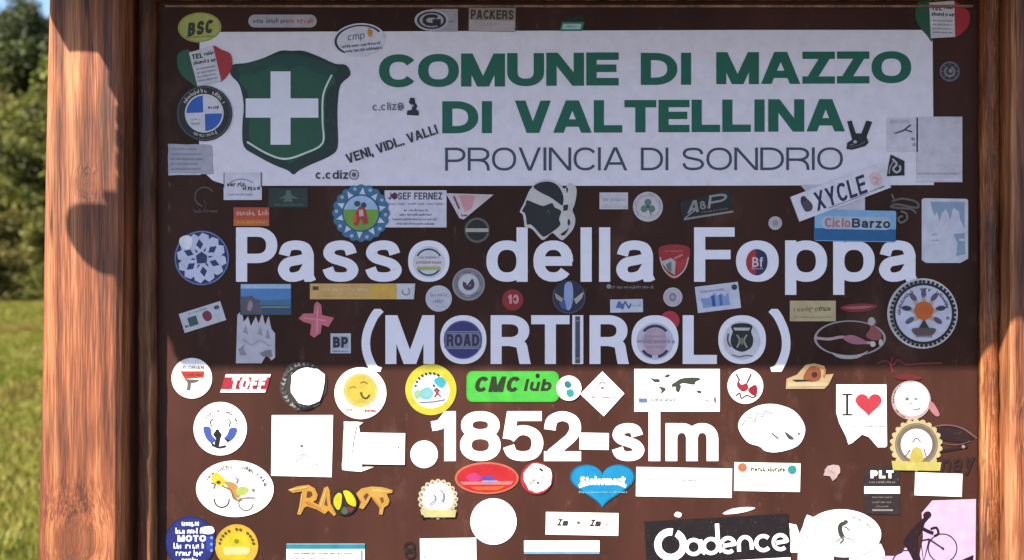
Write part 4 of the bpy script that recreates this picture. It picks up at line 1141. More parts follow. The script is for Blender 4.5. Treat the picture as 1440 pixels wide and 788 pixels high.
s = S('smiley_sticker', 'white round sticker with a plain yellow winking smile', 507, 553, 0).add('backing', disc(0, 0, 36.5), 'ece9d8').add('glow', disc(0, -4, 24), '9b924f').add('field', disc(0, -5, 19), '9d8c31').add('eye', curve(2, (-15, -7), (-10, -9), (-6, -7)), '766723').add('eye', curve(2, (0, -14), (5, -16), (10, -13)), '675820').add('mouth', curve(2.4, (1, 1), (4, 6), (9, 7), (13, 2)), '3a2d12').add('nose', disc(1, 0, 2, 2, 10), '513f15').add('marks', marks(-21, 23, -10, 4, 3), '656158').add('marks', marks(6, 24, 20, 7, 5, .95), '822433')
s = S('round_sticker', 'yellow rimmed round sticker with a white and turquoise bicycle scene', 606, 548, 0).add('backing', disc(0, 0, 36), '9d9526').add('field', disc(0, 2, 26, 24), 'e8ece8').add('patch', smooth_poly([(4, -14), (14, -18), (22, -10), (16, -2), (8, -6)], 3), '31828d').add('patch', smooth_poly([(-16, 2), (-4, -4), (4, 4), (-2, 14), (-14, 12)], 3), '5f8f92').add('patch', smooth_poly([(-24, 4), (-16, 0), (-16, 12), (-22, 12)], 3), '76946c').add('mark', line(2.6, (4, 0), (14, 10)), '761d28').add('mark', line(2.6, (12, 0), (5, 11)), '761d28').add('rule', line(2.2, (-16, 18), (4, 17), (20, 14)), '5c5b7f')
for i in range(8):
    a = -78 + i * 15
    s.add('dot', disc(22 * math.sin(R(a)), -22 * math.cos(R(a)) - 1, 2, 2, 8), '2f281d')
s.add('dot', disc(4, -6, 2, 2, 8), '28333c').add('dot', disc(8, -1, 2.4, 2, 8), '2b336b')
S('pill_sticker', 'bright green rounded sticker with slanted dark lettering CMClub', 721, 543.5, 0).add('backing', rrect(-65, -21.5, 65, 22, 9), '2f8726').add('edge', rrect(-63, -20, 63, 20.5, 8), '37912e').add('lettering', text('CMC', -24, -3, 22, 62, tx=.28, slant=.22), '192407').add('lettering', text('lub', 34, -2, 17, 38, tx=.26, slant=.22), '192407').add('drop', disc(35, -15, 3, 3.4, 12), '0f1805')
S('round_sticker', 'small white round sticker with two teal blots beside the green pill', 800, 546, 0, 1).add('backing', disc(0, 0, 17.5), 'dfe8e8').add('blot', smooth_poly([(-6, -9), (0, -10), (4, -4), (-1, 0), (-6, -3)], 3), '245c66').add('blot', smooth_poly([(-4, 4), (2, 1), (7, 4), (6, 11), (-1, 12)], 3), '2a797c').add('marks', marks(-12, 2, -6, 3, 2), '657979')
S('diamond_sticker', 'white diamond sticker with a faint grey triangle sketch', 847, 554.5, 0).add('backing', poly((0, -32), (31, -1), (2, 31), (-31, 0)), 'ebe3e0').add('sketch', line(1.3, (0, -22), (-14, 3)), '6e6363').add('sketch', line(1.3, (0, -22), (15, 3)), '6e6363').add('lettering', marks(-15, 4, 17, 3.4, 3, .9), '695c5e').add('sketch', disc(0, -9, 2.4, 2.4, 10), '655a5b').add('sketch', curve(1.2, (-6, -13), (0, -17), (6, -13)), '766c6c')
s = S('map_sticker', 'white rectangular sticker with a dark green world map', 952, 549, 0, 0).add('backing', rect(-60, -30, 60, 30), 'ebebe6')
for p in ([(-38, -18), (-32, -16), (-26, -16), (-24, -12), (-30, -11), (-34, -13)], [(-18, -20), (-12, -23), (-10, -20), (-15, -18)], [(-26, -5), (-18, -4), (-16, -1), (-20, 3), (-24, 5), (-22, 0)], [(-8, -8), (-2, -12), (4, -16), (14, -18), (30, -18), (32, -15), (26, -12), (24, -8), (16, -9), (8, -10), (2, -8)], [(-6, -8), (4, -8), (5, -4), (2, 3), (-2, 0), (-2, -5), (-8, -5)], [(28, 0), (34, 1), (33, 4), (28, 3)]):
    s.add('continent', smooth_poly(p, 3), '2e3327')
s.add('flag', rect(-54, 11, -42, 17), '51607c').add('lettering', marks(-37, 13, -4, 5, 3, .8), '6e706c').add('lettering', marks(0, 13, 28, 3.4, 5, .8), '81837d').add('lettering', marks(38, 13, 54, 4, 7, .7), '666763').add('bar', rect(52, 9, 54, 17), '36382f')
S('round_sticker', 'white round sticker with a red crab like emblem right of the map', 1048, 543, 0).add('backing', disc(0, 0, 25), 'e6dcda').add('emblem', smooth_poly([(-10, -8), (-6, -2), (2, -4), (4, 4), (-4, 8), (-12, 0)], 3), '791d28').add('emblem', smooth_poly([(4, 4), (14, -2), (17, 6), (14, 14), (6, 10)], 3), '711220').add('claw', line(2.6, (-13, -17), (-8, -7)), '4d3d44').add('claw', line(2.6, (8, -17), (2, -4)), '4d3d44').add('script', curve(2, (-14, 14), (-8, 10), (-6, 17), (2, 13), (10, 16), (16, 13)), '443a39')
S('shoe_sticker', 'cream and brown shoe shaped sticker above the heart sticker', 1139, 531, 0).add('backing', poly((-34, 16), (-33, 2), (-18, -4), (-6, -18), (6, -20), (20, -16), (22, -4), (33, -5), (26, 10), (20, 16)), '927c5a').add('picture', smooth_poly([(-10, 2), (-2, -14), (8, -16), (15, -10), (14, 2), (4, 6)], 3), '6b3a1d').add('picture', smooth_poly([(2, -6), (8, -8), (10, -2), (4, 0)], 3), '2f150a').add('shadow', poly((-26, 3), (-8, 3), (4, 5), (-20, 6)), '1c1307').add('sole', poly((-31, 7), (26, 7), (24, 12), (-31, 13)), '998b6e').add('edge', curve(3, (8, -16), (20, -12), (19, 0)), '825a33')
S('state_sticker', 'white die cut sticker with the letter I and a coral heart', 1212, 585, 0).add('backing', poly((-36, -44), (34, -44), (35, 42), (33, 44), (22, 44), (10, 30), (0, 26), (-14, 38), (-19, 40), (-22, 30), (-32, 10), (-36, -4)), 'eceaea').add('letter', line(3.6, (-21, -30), (-21, -2)), '1e1c1b').add('serif', rect(-28, -31.5, -14, -29), '1e1c1b').add('serif', rect(-28, -3, -14, -.5), '1e1c1b').add('heart', heart(9, -15, 37, 32), '962a33').add('marks', marks(-12, 14, 30, 4, 4, .5), '848181').add('marks', marks(-14, 24, 16, 3, 7, .5), 'd0c8c8')
S('round_sticker', 'white round sticker with pink rim, faint face marks and pink tail', 1281, 563, 0).add('backing', disc(0, 0, 27.5), '948180').add('tail', smooth_poly([(26, 2), (32, 5), (40, 20), (34, 22), (25, 11)], 3), '8f5c61').add('field', disc(1, -2, 24), 'ecebea').add('lettering', arcmarks(0, 0, 25.6, -110, 20, 3.4, 14), '393632').add('lettering', arcmarks(0, 0, 25.6, -170, -120, 3.4, 6), '762828').add('eye', disc(-6, -2, 3, 2.6, 12), '5a5756').add('eye', disc(6, -2, 2.6, 2.2, 12), '6e6c6a').add('mouth', curve(1.6, (2, 13), (8, 13), (13, 10)), '444140').add('nose', curve(1.3, (-3, 7), (0, 4), (2, 7)), '846969')
s = S('round_sticker', 'white round sticker with blue side fields and a black climber figure', 310, 603, 0).add('backing', disc(0, 0, 37.5), 'ecebea').add('lettering', arcmarks(0, 0, 25.5, -72, 72, 5, 16), '5a5a61').add('field', smooth_poly([(-24, -2), (-14, -2), (-12, 8), (-6, 16), (-12, 20), (-20, 13)], 3), '2f4184').add('field', smooth_poly([(24, 0), (14, -1), (10, 8), (5, 14), (12, 18), (20, 12)], 3), '2f4184').add('slope', poly((-18, 14), (-8, 22), (-12, 22)), '0f0d0f').add('figure', smooth_poly([(-10, 8), (-4, 2), (2, 8), (0, 14), (-2, 24), (-8, 22), (-6, 14)], 3), '110d10').add('figure', disc(-4, 3, 2.6, 2.6, 10), '110d10').add('slope', poly((8, 14), (14, 16), (10, 20)), '0f0d0f').add('horn', curve(1.4, (-12, -3), (-14, -10), (-10, -14)), '36343a').add('horn', curve(1.4, (12, -3), (14, -10), (10, -16)), '36343a').add('base', curve(3, (-12, 22), (-2, 26), (8, 24)), '181417')
s = S('poster_sticker', 'large white square poster sticker with a faint grey bicycle sketch', 424.5, 627, 0).add('backing', poly((-42, -43), (44, -43), (42, 44), (-43, 42)), 'ecebee').add('sketch', ring(-12, 24, 5.4, 6.6), '848187').add('sketch', ring(26, 28, 5.4, 6.6), '848187').add('sketch', curve(1.4, (-12, 24), (0, 16), (10, 22), (26, 28)), '817f84').add('sketch', curve(1.6, (-2, 14), (4, 12), (14, 18)), '7b787d').add('blot', disc(0, 0, 2.4, 2.4, 10), '5c5961').add('marks', marks(-6, 36, 30, 2.5, 3, .5), 'd4c8d0')
S('paper_sticker', 'torn white paper behind the blank white label', 497, 627, 0).add('backing', jag([(-13, -34), (14, -33), (8, -28), (12, 30), (28, 30), (10, 36), (-16, 34)], .5, 3, 8), 'ebe8e4').add('tear', curve(1.6, (5, -27), (1, -8), (-1, 10)), '5a5456')
S('rectangular_sticker', 'blank white label beside the white dot', 535.5, 631.5, -1, 1).add('backing', rect(-34, -22.5, 34, 21.5), 'ecebeb').add('marks', disc(25, -3, 1.8, 1.8, 8), '6e6c6c').add('marks', marks(-28, 0, -18, 3, 4, .4), 'd8d6d4')
S('round_sticker', 'plain white dot sticker before the number 1852', 596.5, 639, 0).add('backing', disc(0, 0, 19.3), 'ecebea').add('ring', ring(0, 0, 18, 18.6), 'd8d6d4')
S('rectangular_sticker', 'plain white label used as a dash after 1852', 835.5, 621, -1).add('backing', rect(-20.5, -12, 20.5, 11.5), 'ecebea').add('edge', rect(-19, -10.5, 19, -10), 'dcdad8')
s = S('oval_sticker', 'white oval sticker with pale grey mountain outlines', 1085, 602.5, -2).add('backing', smooth_poly([(-47, 0), (-40, -18), (-20, -31), (4, -34), (30, -26), (45, -8), (46, 8), (36, 24), (10, 33), (-8, 32), (-16, 26), (-34, 20)], 4), 'ecebe8').add('mountains', curve(1.8, (-42, -2), (-36, -12), (-30, -14), (-24, -8), (-22, -20), (-14, -16), (-10, -24), (0, -20)), '6e766e').add('mountains', curve(1.5, (12, -24), (20, -20), (24, -26), (28, -14), (34, -8)), '7c817c').add('emblem', curve(2.6, (0, 6), (4, 10), (10, 14)), '505053').add('emblem', smooth_poly([(18, 4), (26, 8), (32, 14), (24, 14)], 3), '36363a').add('marks', disc(12, 6, 5, 4, 12), 'e0cccc').add('marks', disc(38, 6, 2, 2, 8), '5a5a5e')
s = S('medal_sticker', 'cream scalloped medal sticker with a grey ring and yellow ribbon', 1288, 628, 0, 1).add('backing', scallop(0, -2, 37, 22, 4), '988c66').add('ring', ring(0, -3, 22, 30), '5a4f43').add('ring', ring(0, -3, 27, 29), '6e6250').add('field', disc(0, -3, 22), 'dcccd4').add('ribbon', poly((-35, 20), (35, 22), (33, 34), (-33, 33)), '988d4a').add('figure', smooth_poly([(-9, 20), (-7, 6), (0, 0), (8, 6), (9, 20)], 3), '95873f').add('cap', curve(2, (-6, -6), (0, -12), (6, -6)), '655a5e').add('spear', line(2, (10, 2), (14, 16)), '7c3f47').add('spear', line(1.6, (-16, 14), (-9, 4)), '443d48')
s = S('wing_sticker', 'dark translucent winged sticker with faint script near the right rail', 1340, 627, 4).add('backing', smooth_poly([(-34, -24), (-10, -28), (14, -22), (30, -10), (14, -4), (-10, -8), (-28, -10)], 3), '1f0c0e').add('edge', curve(1.8, (-36, -27), (-10, -30), (14, -24), (34, -8)), '5c433f').add('edge', curve(1.4, (-20, -6), (4, -1), (26, -5)), '523a36').add('lettering', text('nay', 2, 24, 24, 46, tx=.2, slant=.25), '230f0f').add('bar', curve(4, (-18, 6), (0, 4), (20, 2)), '1f0c0e').add('bead', disc(14, 2, 2.6, 2.6, 10), '796561')
# ---- lower rows
s = S('oval_sticker', 'white oval sticker with arched wording and a yellow orange motorbike', 330.5, 687.5, -1).add('backing', disc(0, 0, 54.5, 39.5, 56), 'ecebe4').add('lettering', arcmarks(0, 3, 45, -72, 76, 7, 18, ry=34), '35342f').add('wheel', ring(-18, 16, 9, 11.5, 80, 280), '393d38').add('wheel', ring(16, 20, 9, 11, 90, 290), '444843').add('fairing', smooth_poly([(-34, -12), (-28, -22), (-18, -18), (-12, -8), (-22, -4)], 3), '9d9223').add('tank', smooth_poly([(-14, -10), (0, -8), (6, 0), (8, 10), (-2, 14), (-6, 4)], 3), '926e3c').add('seat', smooth_poly([(2, 0), (12, -4), (20, 0), (14, 8), (4, 8)], 3), '879247').add('frame', curve(2.6, (-18, -4), (-6, 2), (0, 14), (10, 16)), '714f23').add('lamp', disc(-23, -9, 3, 2.4, 10), '3a2f0f').add('handle', curve(2.2, (-34, -8), (-28, -6), (-30, 0)), '675539').add('pipe', curve(2.4, (6, 14), (18, 12), (28, 12)), '7f5e5e').add('marks', disc(26, 1, 2.4, 2.4, 10), '5a5b56').add('marks', curve(2, (0, -16), (4, -14), (2, -8)), '825274')
s = S('graffiti_sticker', 'orange graffiti letters sticker around a yellow and dark three part disc', 478, 706, 0).add('backing', poly((-73, -17), (-60, -22), (-44, -24), (-35, -19), (-31, -10), (-33, -3), (-38, 0), (-30, 4), (-26, -8), (-22, -20), (-17, -22), (-14, -16), (-13, 2), (-5, 17), (-8, 20), (-16, 12), (-21, 17), (-33, 10), (-46, 6), (-50, 8), (-55, 18), (-60, 17), (-55, 0), (-53, -15), (-66, -13)), '966d26')
s.add('hollow', poly((-46, -15), (-40, -15), (-38, -10), (-42, -6), (-47, -6)), '48240f').add('hollow', poly((-22, 4), (-19, -8), (-17, 6)), '512a11').add('shade', poly((-50, 0), (-44, -1), (-28, 8), (-22, 14), (-34, 8), (-46, 4)), '87581a').add('shade', line(2, (-53, -12), (-57, 14)), 'a0824a').add('shade', line(1.8, (-19, -18), (-27, 6)), 'a08752').add('glint', line(2.2, (-70, -17), (-46, -21)), 'a08f4f')
s.add('right_letters', poly((23, -12), (30, -19), (44, -22), (60, -21), (74, -17), (74, -13), (66, -12), (70, -2), (68, 4), (62, 8), (60, 18), (55, 17), (56, 8), (48, -4), (44, -8), (40, 0), (33, 10), (27, 8), (30, 0)), '96712f').add('hollow', poly((33, -8), (38, -13), (41, -10), (36, -2)), '512a11').add('hollow', poly((56, -6), (61, -7), (62, -1), (59, 2)), '5c3113').add('right_shade', line(2, (46, -17), (70, -15)), 'a08d4a').add('right_shade', line(2, (46, -6), (57, 8)), '825c1d')
s.add('disc', disc(7, 0, 18, 18.5), '19110a').add('sector', smooth_poly([(-8, 4), (-8, -6), (-2, -13), (3, -10), (2, 4), (-2, 11)], 3), '9d9515').add('sector', smooth_poly([(5, -16), (14, -15), (22, -4), (22, 6), (12, 2), (8, -6)], 3), 'a0960c').add('sector', smooth_poly([(2, 12), (7, 6), (12, 14), (6, 17)], 3), '3c462e').add('sector', smooth_poly([(10, 6), (20, 8), (16, 14), (12, 12)], 3), '521923')
s = S('cog_sticker', 'cream cog edged round sticker with grey sketch and yellow ribbon', 616, 702, 0).add('backing', scallop(0, 0, 28.5, 20, 3), '9a9481').add('field', disc(0, -2, 21), 'ecebee')
for i in range(20):
    a = i * 18
    s.add('tooth', disc(25 * math.sin(R(a)), -25 * math.cos(R(a)), 1.4, 1.4, 6), '6b5c39')
s.add('ribbon', poly((-25, 14), (26, 15), (24, 25), (-22, 25)), '9b9563').add('sketch', curve(2, (-12, 8), (-4, 0), (-6, -8)), '5d5c6e').add('sketch', curve(2.2, (2, -14), (8, -8), (6, 4)), '706c7c').add('sketch', line(1.4, (-4, 10), (6, -4)), '767481').add('dot', disc(-22, 24, 2.6, 2.6, 8), '19120c')
S('oval_sticker', 'red oval sticker with orange rim and a blue mountain stripe', 684.5, 672.5, 0).add('backing', disc(0, 0, 45, 22.5, 48), '984f39').add('field', disc(0, 0, 42, 20, 48), '92151a').add('stripe', poly((-38, 5), (38, 4), (34, 9), (-34, 9)), 'a05c55').add('peak', poly((-20, -4), (0, 3), (14, 3), (4, -4), (-4, -2)), '463382').add('glow', smooth_poly([(-30, -2), (-16, -8), (-8, 2), (-22, 4)], 3), '952658').add('stripe', poly((-24, 12), (26, 11), (16, 17), (-14, 17)), '9d441a').add('light', poly((-6, 3), (16, 3), (14, 6), (-8, 6)), '797494')
S('round_sticker', 'red edged white round sticker with grey flecks touching the red oval', 754.5, 672.5, 0, 1).add('backing', disc(0, 0, 22.5), '8a2028').add('field', jag([(20 * math.sin(R(a)) + 2, -20 * math.cos(R(a)) - 1) for a in range(0, 360, 24)], 1.2, 5), 'e8dcdc').add('fleck', line(3, (4, -14), (9, -10)), '2e2e25').add('fleck', line(1.4, (-10, 8), (-2, 2)), '4d4847').add('fleck', line(1.2, (-6, -6), (-4, 4)), '5a5654').add('fleck', disc(2, 6, 2, 2, 8), '44403e').add('fleck', line(1.2, (4, -4), (12, 0)), '65615f')
S('heart_sticker', 'turquoise blue heart sticker with white script below 1852', 847, 684, 0).add('backing', heart(0, 0, 92, 62), '074964').add('field', heart(0, -.6, 87, 58), '066b95').add('script', text('Steiermark', 0, -8, 12, 64, tx=.26, slant=.1), 'e4f2f6').add('script', curve(4.5, (-33, 0), (-16, -5), (0, -6), (20, -5), (33, 0)), 'e4f2f6').add('lettering', marks(-33, 8, 34, 3.6, 4, .97), '5f95a3')
S('rectangular_sticker', 'wide blank white label with tiny grey wording right of the blue heart', 961.5, 679, -1).add('backing', rect(-67, -21, 67.5, 20), 'ecebe6').add('lettering', marks(-53, -4, -46, 3.6, 3, .95), '444341').add('lettering', marks(-42, -4, 16, 3.4, 5, .7), '7b7976').add('lettering', marks(48, -8, 60, 3, 8, .7), '858481')
S('rectangular_sticker', 'white label with an orange dot, a teal dot and dark italic wording', 1078.5, 671, -1).add('backing', rect(-46, -20, 46.5, 20), 'eae9dc').add('dot', disc(-35, -13, 6.5), '92583c').add('dot', disc(35, -11, 6.5), '26716e').add('lettering', marks(-23, -11, 23, 8.5, 4, 1), '262522').add('lettering', marks(20, -1, 36, 3, 4, .7), '818076').add('marks', marks(-34, 10, 20, 3, 6, .15), '8c8b81')
S('blot_sticker', 'small pale pink ragged scrap below the die cut heart sticker', 1170, 664, 0).add('backing', jag([(-11, -4), (-6, -8), (2, -11), (10, -10), (11, 0), (6, 8), (0, 12), (-4, 6), (-11, 4)], 1.2, 6), '94817f').add('marks', line(1.2, (-4, -2), (4, 2)), '846966')
s = S('block_sticker', 'black and white stacked block sticker lettered PLT', 1240, 690, 0).add('backing', poly((-25, -20), (-22, -30), (-10, -34), (16, -34), (24, -28), (25, 34), (-24, 33)), '231a1a').add('lettering', text('PLT', 0, -23, 11, 32, tx=.34), 'eceae8').add('lettering', marks(-18, -12, 18, 4, 3, .95), '6e6969').add('stripe', rect(-25, -6, 25, 4), 'ecebea').add('lettering', marks(-14, 9, 14, 3, 5, .9), '655e5e').add('lettering', marks(-14, 16, 13, 4, 7, .9), '5a5353').add('rule', rect(-14, 26, 15, 28.5), '746d6d').add('lettering', marks(-8, 22, 8, 3, 9, .9), '655e5e')
S('rectangular_sticker', 'blank white label under the cream medal sticker', 1319.5, 681.5, -2).add('backing', rect(-33, -16, 33, 16), 'ecebe8').add('edge', rect(-31, 14, 31, 14.6), 'd8d6d2')
s = S('poster_sticker', 'pink and white poster with a dark racing cyclist silhouette', 1306, 766, 0).add('backing', poly((5, -62), (66, -64), (65, 66), (-68, 66), (-66, 16), (-48, 16), (-38, 12), (-33, 4), (-26, 8), (-14, 20), (-8, -10), (-10, -44)), 'A98FAD').add('wheel', ring(19, 5, 19.2, 21), '2f1a26', .5).add('wheel', ring(-32, 28, 19.2, 21), '2f1a26', .5).add('back', smooth_poly([(-36, -2), (-30, -14), (-20, -26), (-12, -34), (-6, -40), (-2, -46), (0, -38), (-6, -30), (-8, -24), (-16, -12), (-18, -4), (-24, 4)], 3), '1c070f').add('arm', curve(5, (-14, -26), (-4, -20), (6, -16)), '1c070f').add('bars', curve(3.4, (2, -22), (10, -24), (13, -16), (7, -12)), '1c070f').add('leg', curve(8, (-32, -4), (-24, 10), (-16, 26), (-10, 34)), '1c070f').add('leg', curve(6, (-20, -8), (-18, 8), (-14, 24)), '1c070f').add('frame', line(2, (-12, -6), (0, -8), (19, 5)), '240c16').add('frame', line(1.6, (0, -8), (-8, 24), (-12, -6)), '240c16').add('frame', line(1.6, (-32, 28), (-8, 26)), '240c16').add('wedge', poly((44, 22), (62, 14), (61, 28), (40, 24)), '1c070f').add('head', disc(-3, -42, 6, 5, 14, 30), '1c070f').add('hub', disc(19, 5, 1.8, 1.8, 8), '240c16').add('hub', disc(-32, 28, 1.8, 1.8, 8), '240c16')
s = S('torn_poster', 'torn white paper behind the oval cyclist sticker', 1184, 768, 0, -.6).add('backing', jag([(-74, -32), (-64, -30), (-60, -16), (-54, -28), (-50, -44), (-40, -40), (-30, -20), (30, -10), (54, -2), (60, 8), (58, 60), (-60, 60), (-62, 10), (-72, 8)], 1, 3, 8), 'e8e4e0').add('mark', rect(-12, 14, 10, 22), '2f1a26').add('marks', marks(-30, 20, -14, 5, 3), '3a2631')
s = S('oval_sticker', 'white oval sticker with thin grey border and a small grey cyclist', 1185.5, 750, -3, 1).add('backing', disc(0, 0, 53, 33.5, 56), 'ecebe8').add('border', ring(0, 0, 51, 52.2, 80, 300, k=.63), '5a5b58').add('lettering', arcmarks(0, 4, 43, -52, 60, 4.4, 17, ry=29), '6e6e6a').add('wheel', ring(-11, 13, 7, 7.8), '70706d').add('wheel', ring(14, 9, 7, 7.8), '747471').add('rider', smooth_poly([(-8, -2), (-8, -12), (-2, -17), (4, -14), (-2, -10), (-1, -2), (2, 4), (-4, 6)], 3), '2f312d').add('rider', curve(2, (0, -10), (5, -8), (8, -4)), '444541').add('rider', curve(2.4, (-5, 2), (0, 8), (-4, 14)), '393a36').add('frame', line(1.2, (-11, 13), (0, 4), (14, 9)), '5b5b58').add('helmet', disc(2, -17, 3.4, 2.6, 10), '393a36')
s = S('dark_banner', 'black banner sticker with thick white rounded lettering Cadence', 1008.5, 759, 3.2, 1).add('backing', rect(-101, -31, 101, 33), '140b0d').add('strip', rect(-20, 30, 101, 36), 'e6e0e4').add('initial', ring(-66, 3, 13, 23, 30, 372), 'e8e4e4').add('initial', ring(-66, 3, 15.5, 16.6, 60, 330), '443d3e').add('initial', curve(6, (-56, -8), (-48, -4), (-46, 4)), 'e8e4e4')
s.add('lettering', [stk for i, c in enumerate('adence') for stk in ([ribbon(EL(-44 + i * 24.5, -2, -24 + i * 24.5, 18, 0, 360, 20, 2), 5.4, 5.4)] if c in 'ad' else [ribbon(EL(-44 + i * 24.5, -2, -24 + i * 24.5, 18, 42, 318, 16, 2), 5.4, 5.4)] if c == 'c' else [ribbon([(-43 + i * 24.5, 9)] + EL(-44 + i * 24.5, -2, -25 + i * 24.5, 18, 0, 320, 18, 2)[::-1][:0] + [(-26 + i * 24.5, 7)] + EL(-44 + i * 24.5, -2, -25 + i * 24.5, 18, -10, -310, 18, 2), 5.4, 5.4)] if c == 'e' else [ribbon([(-44 + i * 24.5, 18)] + EL(-44 + i * 24.5, -2, -26 + i * 24.5, 20, 180, 360, 14, 2) + [(-26 + i * 24.5, 16)], 5.4, 5.4)])], 'ebe7e7')
s.add('stem', line(5.4, (-24, -2), (-23, 14), (-18, 18)), 'ebe7e7').add('stem', line(5.8, (.5, -23), (.5, 10), (5, 17)), 'ebe7e7')
S('round_sticker', 'plain white round sticker below the red oval', 694, 733.5, 0).add('backing', disc(0, 0, 32.5), 'ecebea').add('ring', ring(0, 0, 30.8, 31.4), 'd8d6d4')
S('rectangular_sticker', 'white label with bold italic wording either side of a dot', 818.5, 737, -1).add('backing', rect(-51, -16, 51, 15.5), 'ecebe4').add('lettering', text('Zm', -28, -2, 10, 15, tx=.3, slant=.25), '2b2a26').add('lettering', text('Zm', 18, -2, 10, 15, tx=.3, slant=.25), '2b2a26').add('dot', disc(-5, -2, 2.6, 2.2, 10), '44433e').add('lettering', marks(-46, 0, -38, 3, 4, .8), '5a5954').add('lettering', marks(28, 0, 42, 3, 6, .8), '5a5954').add('rule', rect(22, 5, 34, 6), '797874')
S('strip_sticker', 'thin white strip with a pale blue lower edge above the frame', 790, 769.5, 0).add('backing', rect(-53, -9, 53, 9.5), 'eceaea').add('edge', rect(-53, 6, 53, 9.4), '657f92')
S('rectangular_sticker', 'blank white square label beside the dark ghost ring', 631, 784, 1).add('backing', rect(-40, -27, 39, 34), 'ecebec').add('marks', disc(-1, -12, 2, 1.4, 8), '818083').add('marks', curve(1.4, (-33, -6), (-34, 0), (-32, 6)), '747275')
S('ghost_emblem', 'dark worn figure eight ring beside the white square label', 576, 773, 0).add('backing', ring(0, -3, 5, 8.5), '1a0b0a').add('ring', ring(1, 6, 5, 8), '1a0b0a')
s = S('card_sticker', 'white card with a teal top band and fine grey wording', 458, 782, 0).add('backing', rect(-55, -17, 55, 20), 'e4e2e6').add('band', rect(-55, -17, 55, -10), '1c6779').add('lettering', marks(-48, -4, 40, 4, 3, .6), '5a5a61').add('lettering', marks(-48, 3, 20, 3, 5, .7), '797679').add('bar', rect(50, -8, 52, 6), '39444b').add('edge', rect(-52, 8, 52, 12), 'e8c8cc')
s = S('round_sticker', 'yellow round sticker with dark dots round a pale centre bar', 333, 768, 0).add('backing', disc(0, 0, 30.5), '9d841d').add('rim', ring(0, 0, 28, 30.3), '9d7c26').add('field', disc(0, 1, 20), '9d8f12').add('bar', rrect(-19, 1, 19, 12, 5), 'a09c6b').add('star', disc(0, -7, 3.4, 3.4, 10), '676307')
for i in range(13):
    a = -80 + i * 13.3
    if i not in (5, 8):
        s.add('letter', disc(24 * math.sin(R(a)), -24 * math.cos(R(a)), 2, 2, 8), '463a0a')
s = S('round_sticker', 'navy round sticker crowded with white wording beside the lower left post', 268, 762, 0).add('backing', disc(0, 0, 36), '141a59').add('rim', ring(0, 0, 34, 36), '0c0f3c')
s.add('lettering', text('MOTO', 2, -5, 9, 40, tx=.3), 'c8cce8')
for i, yy in enumerate((-26, -15, 6, 16, 26)):
    hw = math.sqrt(30 * 30 - yy * yy) * .8
    s.add('lettering', marks(-hw, yy, min(hw, 18), 9.5, i + 3, 1), 'c8cce8')
s.add('scrap', smooth_poly([(15, -20), (30, -22), (34, -14), (26, -11), (16, -13)], 3), 'e4dce4').add('side', poly((22, -8), (33, -9), (32, 12), (23, 12)), '152e76')
for i in range(3):
    s.add('star', disc(30, -6 + i * 9, 2, 2, 8), '697697')
S('lens_sticker', 'small pale pink lens shaped scrap above the black banner', 1040, 718, 4).add('backing', smooth_poly([(-24, 3), (-10, -3), (10, -4), (22, -2), (10, 2), (-8, 4)], 3), 'e6ccd8').add('glint', line(1, (-14, 1), (12, -2)), 'ecdce4')
S('small_sticker', 'tiny white chip above the black banner lettering', 953, 724, 0).add('backing', smooth_poly([(-5, 0), (-1, -4), (5, -2), (4, 3), (-2, 3)], 3), 'e6dccc').add('mark', disc(0, 0, 1, 1, 6), '8a8176')

# ================================================================== PLANTS BEHIND
def leaf_cloud(seed, rx, ry, rz, clumps, per, size, z0):
    g = np.random.default_rng(seed)
    c = g.normal(size=(clumps, 3)); c /= np.linalg.norm(c, axis=1)[:, None]
    c *= (g.random((clumps, 1)) ** .4) * .86
    c[:, 2] = np.abs(c[:, 2]) * np.where(g.random(clumps) < .8, 1, -.45)
    cr = g.uniform(.16, .34, clumps)
    P = []
    for k in range(clumps):
        d = g.normal(size=(per, 3)); d /= np.linalg.norm(d, axis=1)[:, None]
        P.append(c[k] + d * (cr[k] * g.random((per, 1)) ** .35))
    P = np.concatenate(P) * np.array([rx, ry, rz]) + np.array([0, 0, z0])
    N = len(P)
    a = g.normal(size=(N, 3)); a /= np.linalg.norm(a, axis=1)[:, None]
    b = np.cross(a, g.normal(size=(N, 3))); b /= np.linalg.norm(b, axis=1)[:, None]
    s = (size * g.uniform(.6, 1.4, N))[:, None]
    V = np.empty((N, 4, 3))
    V[:, 0] = P - a * s; V[:, 1] = P - b * s * .45; V[:, 2] = P + a * s; V[:, 3] = P + b * s * .45
    return V.reshape(-1, 3)

def quads_mesh(name, V, mat):
    n = len(V) // 4
    me = bpy.data.meshes.new(name)
    me.vertices.add(len(V)); me.loops.add(n * 4); me.polygons.add(n)
    me.vertices.foreach_set('co', V.astype(np.float32).ravel())
    me.loops.foreach_set('vertex_index', np.arange(n * 4, dtype=np.int32))
    me.polygons.foreach_set('loop_start', np.arange(0, n * 4, 4, dtype=np.int32))
    me.materials.append(mat)
    me.update(calc_edges=True)
    return me

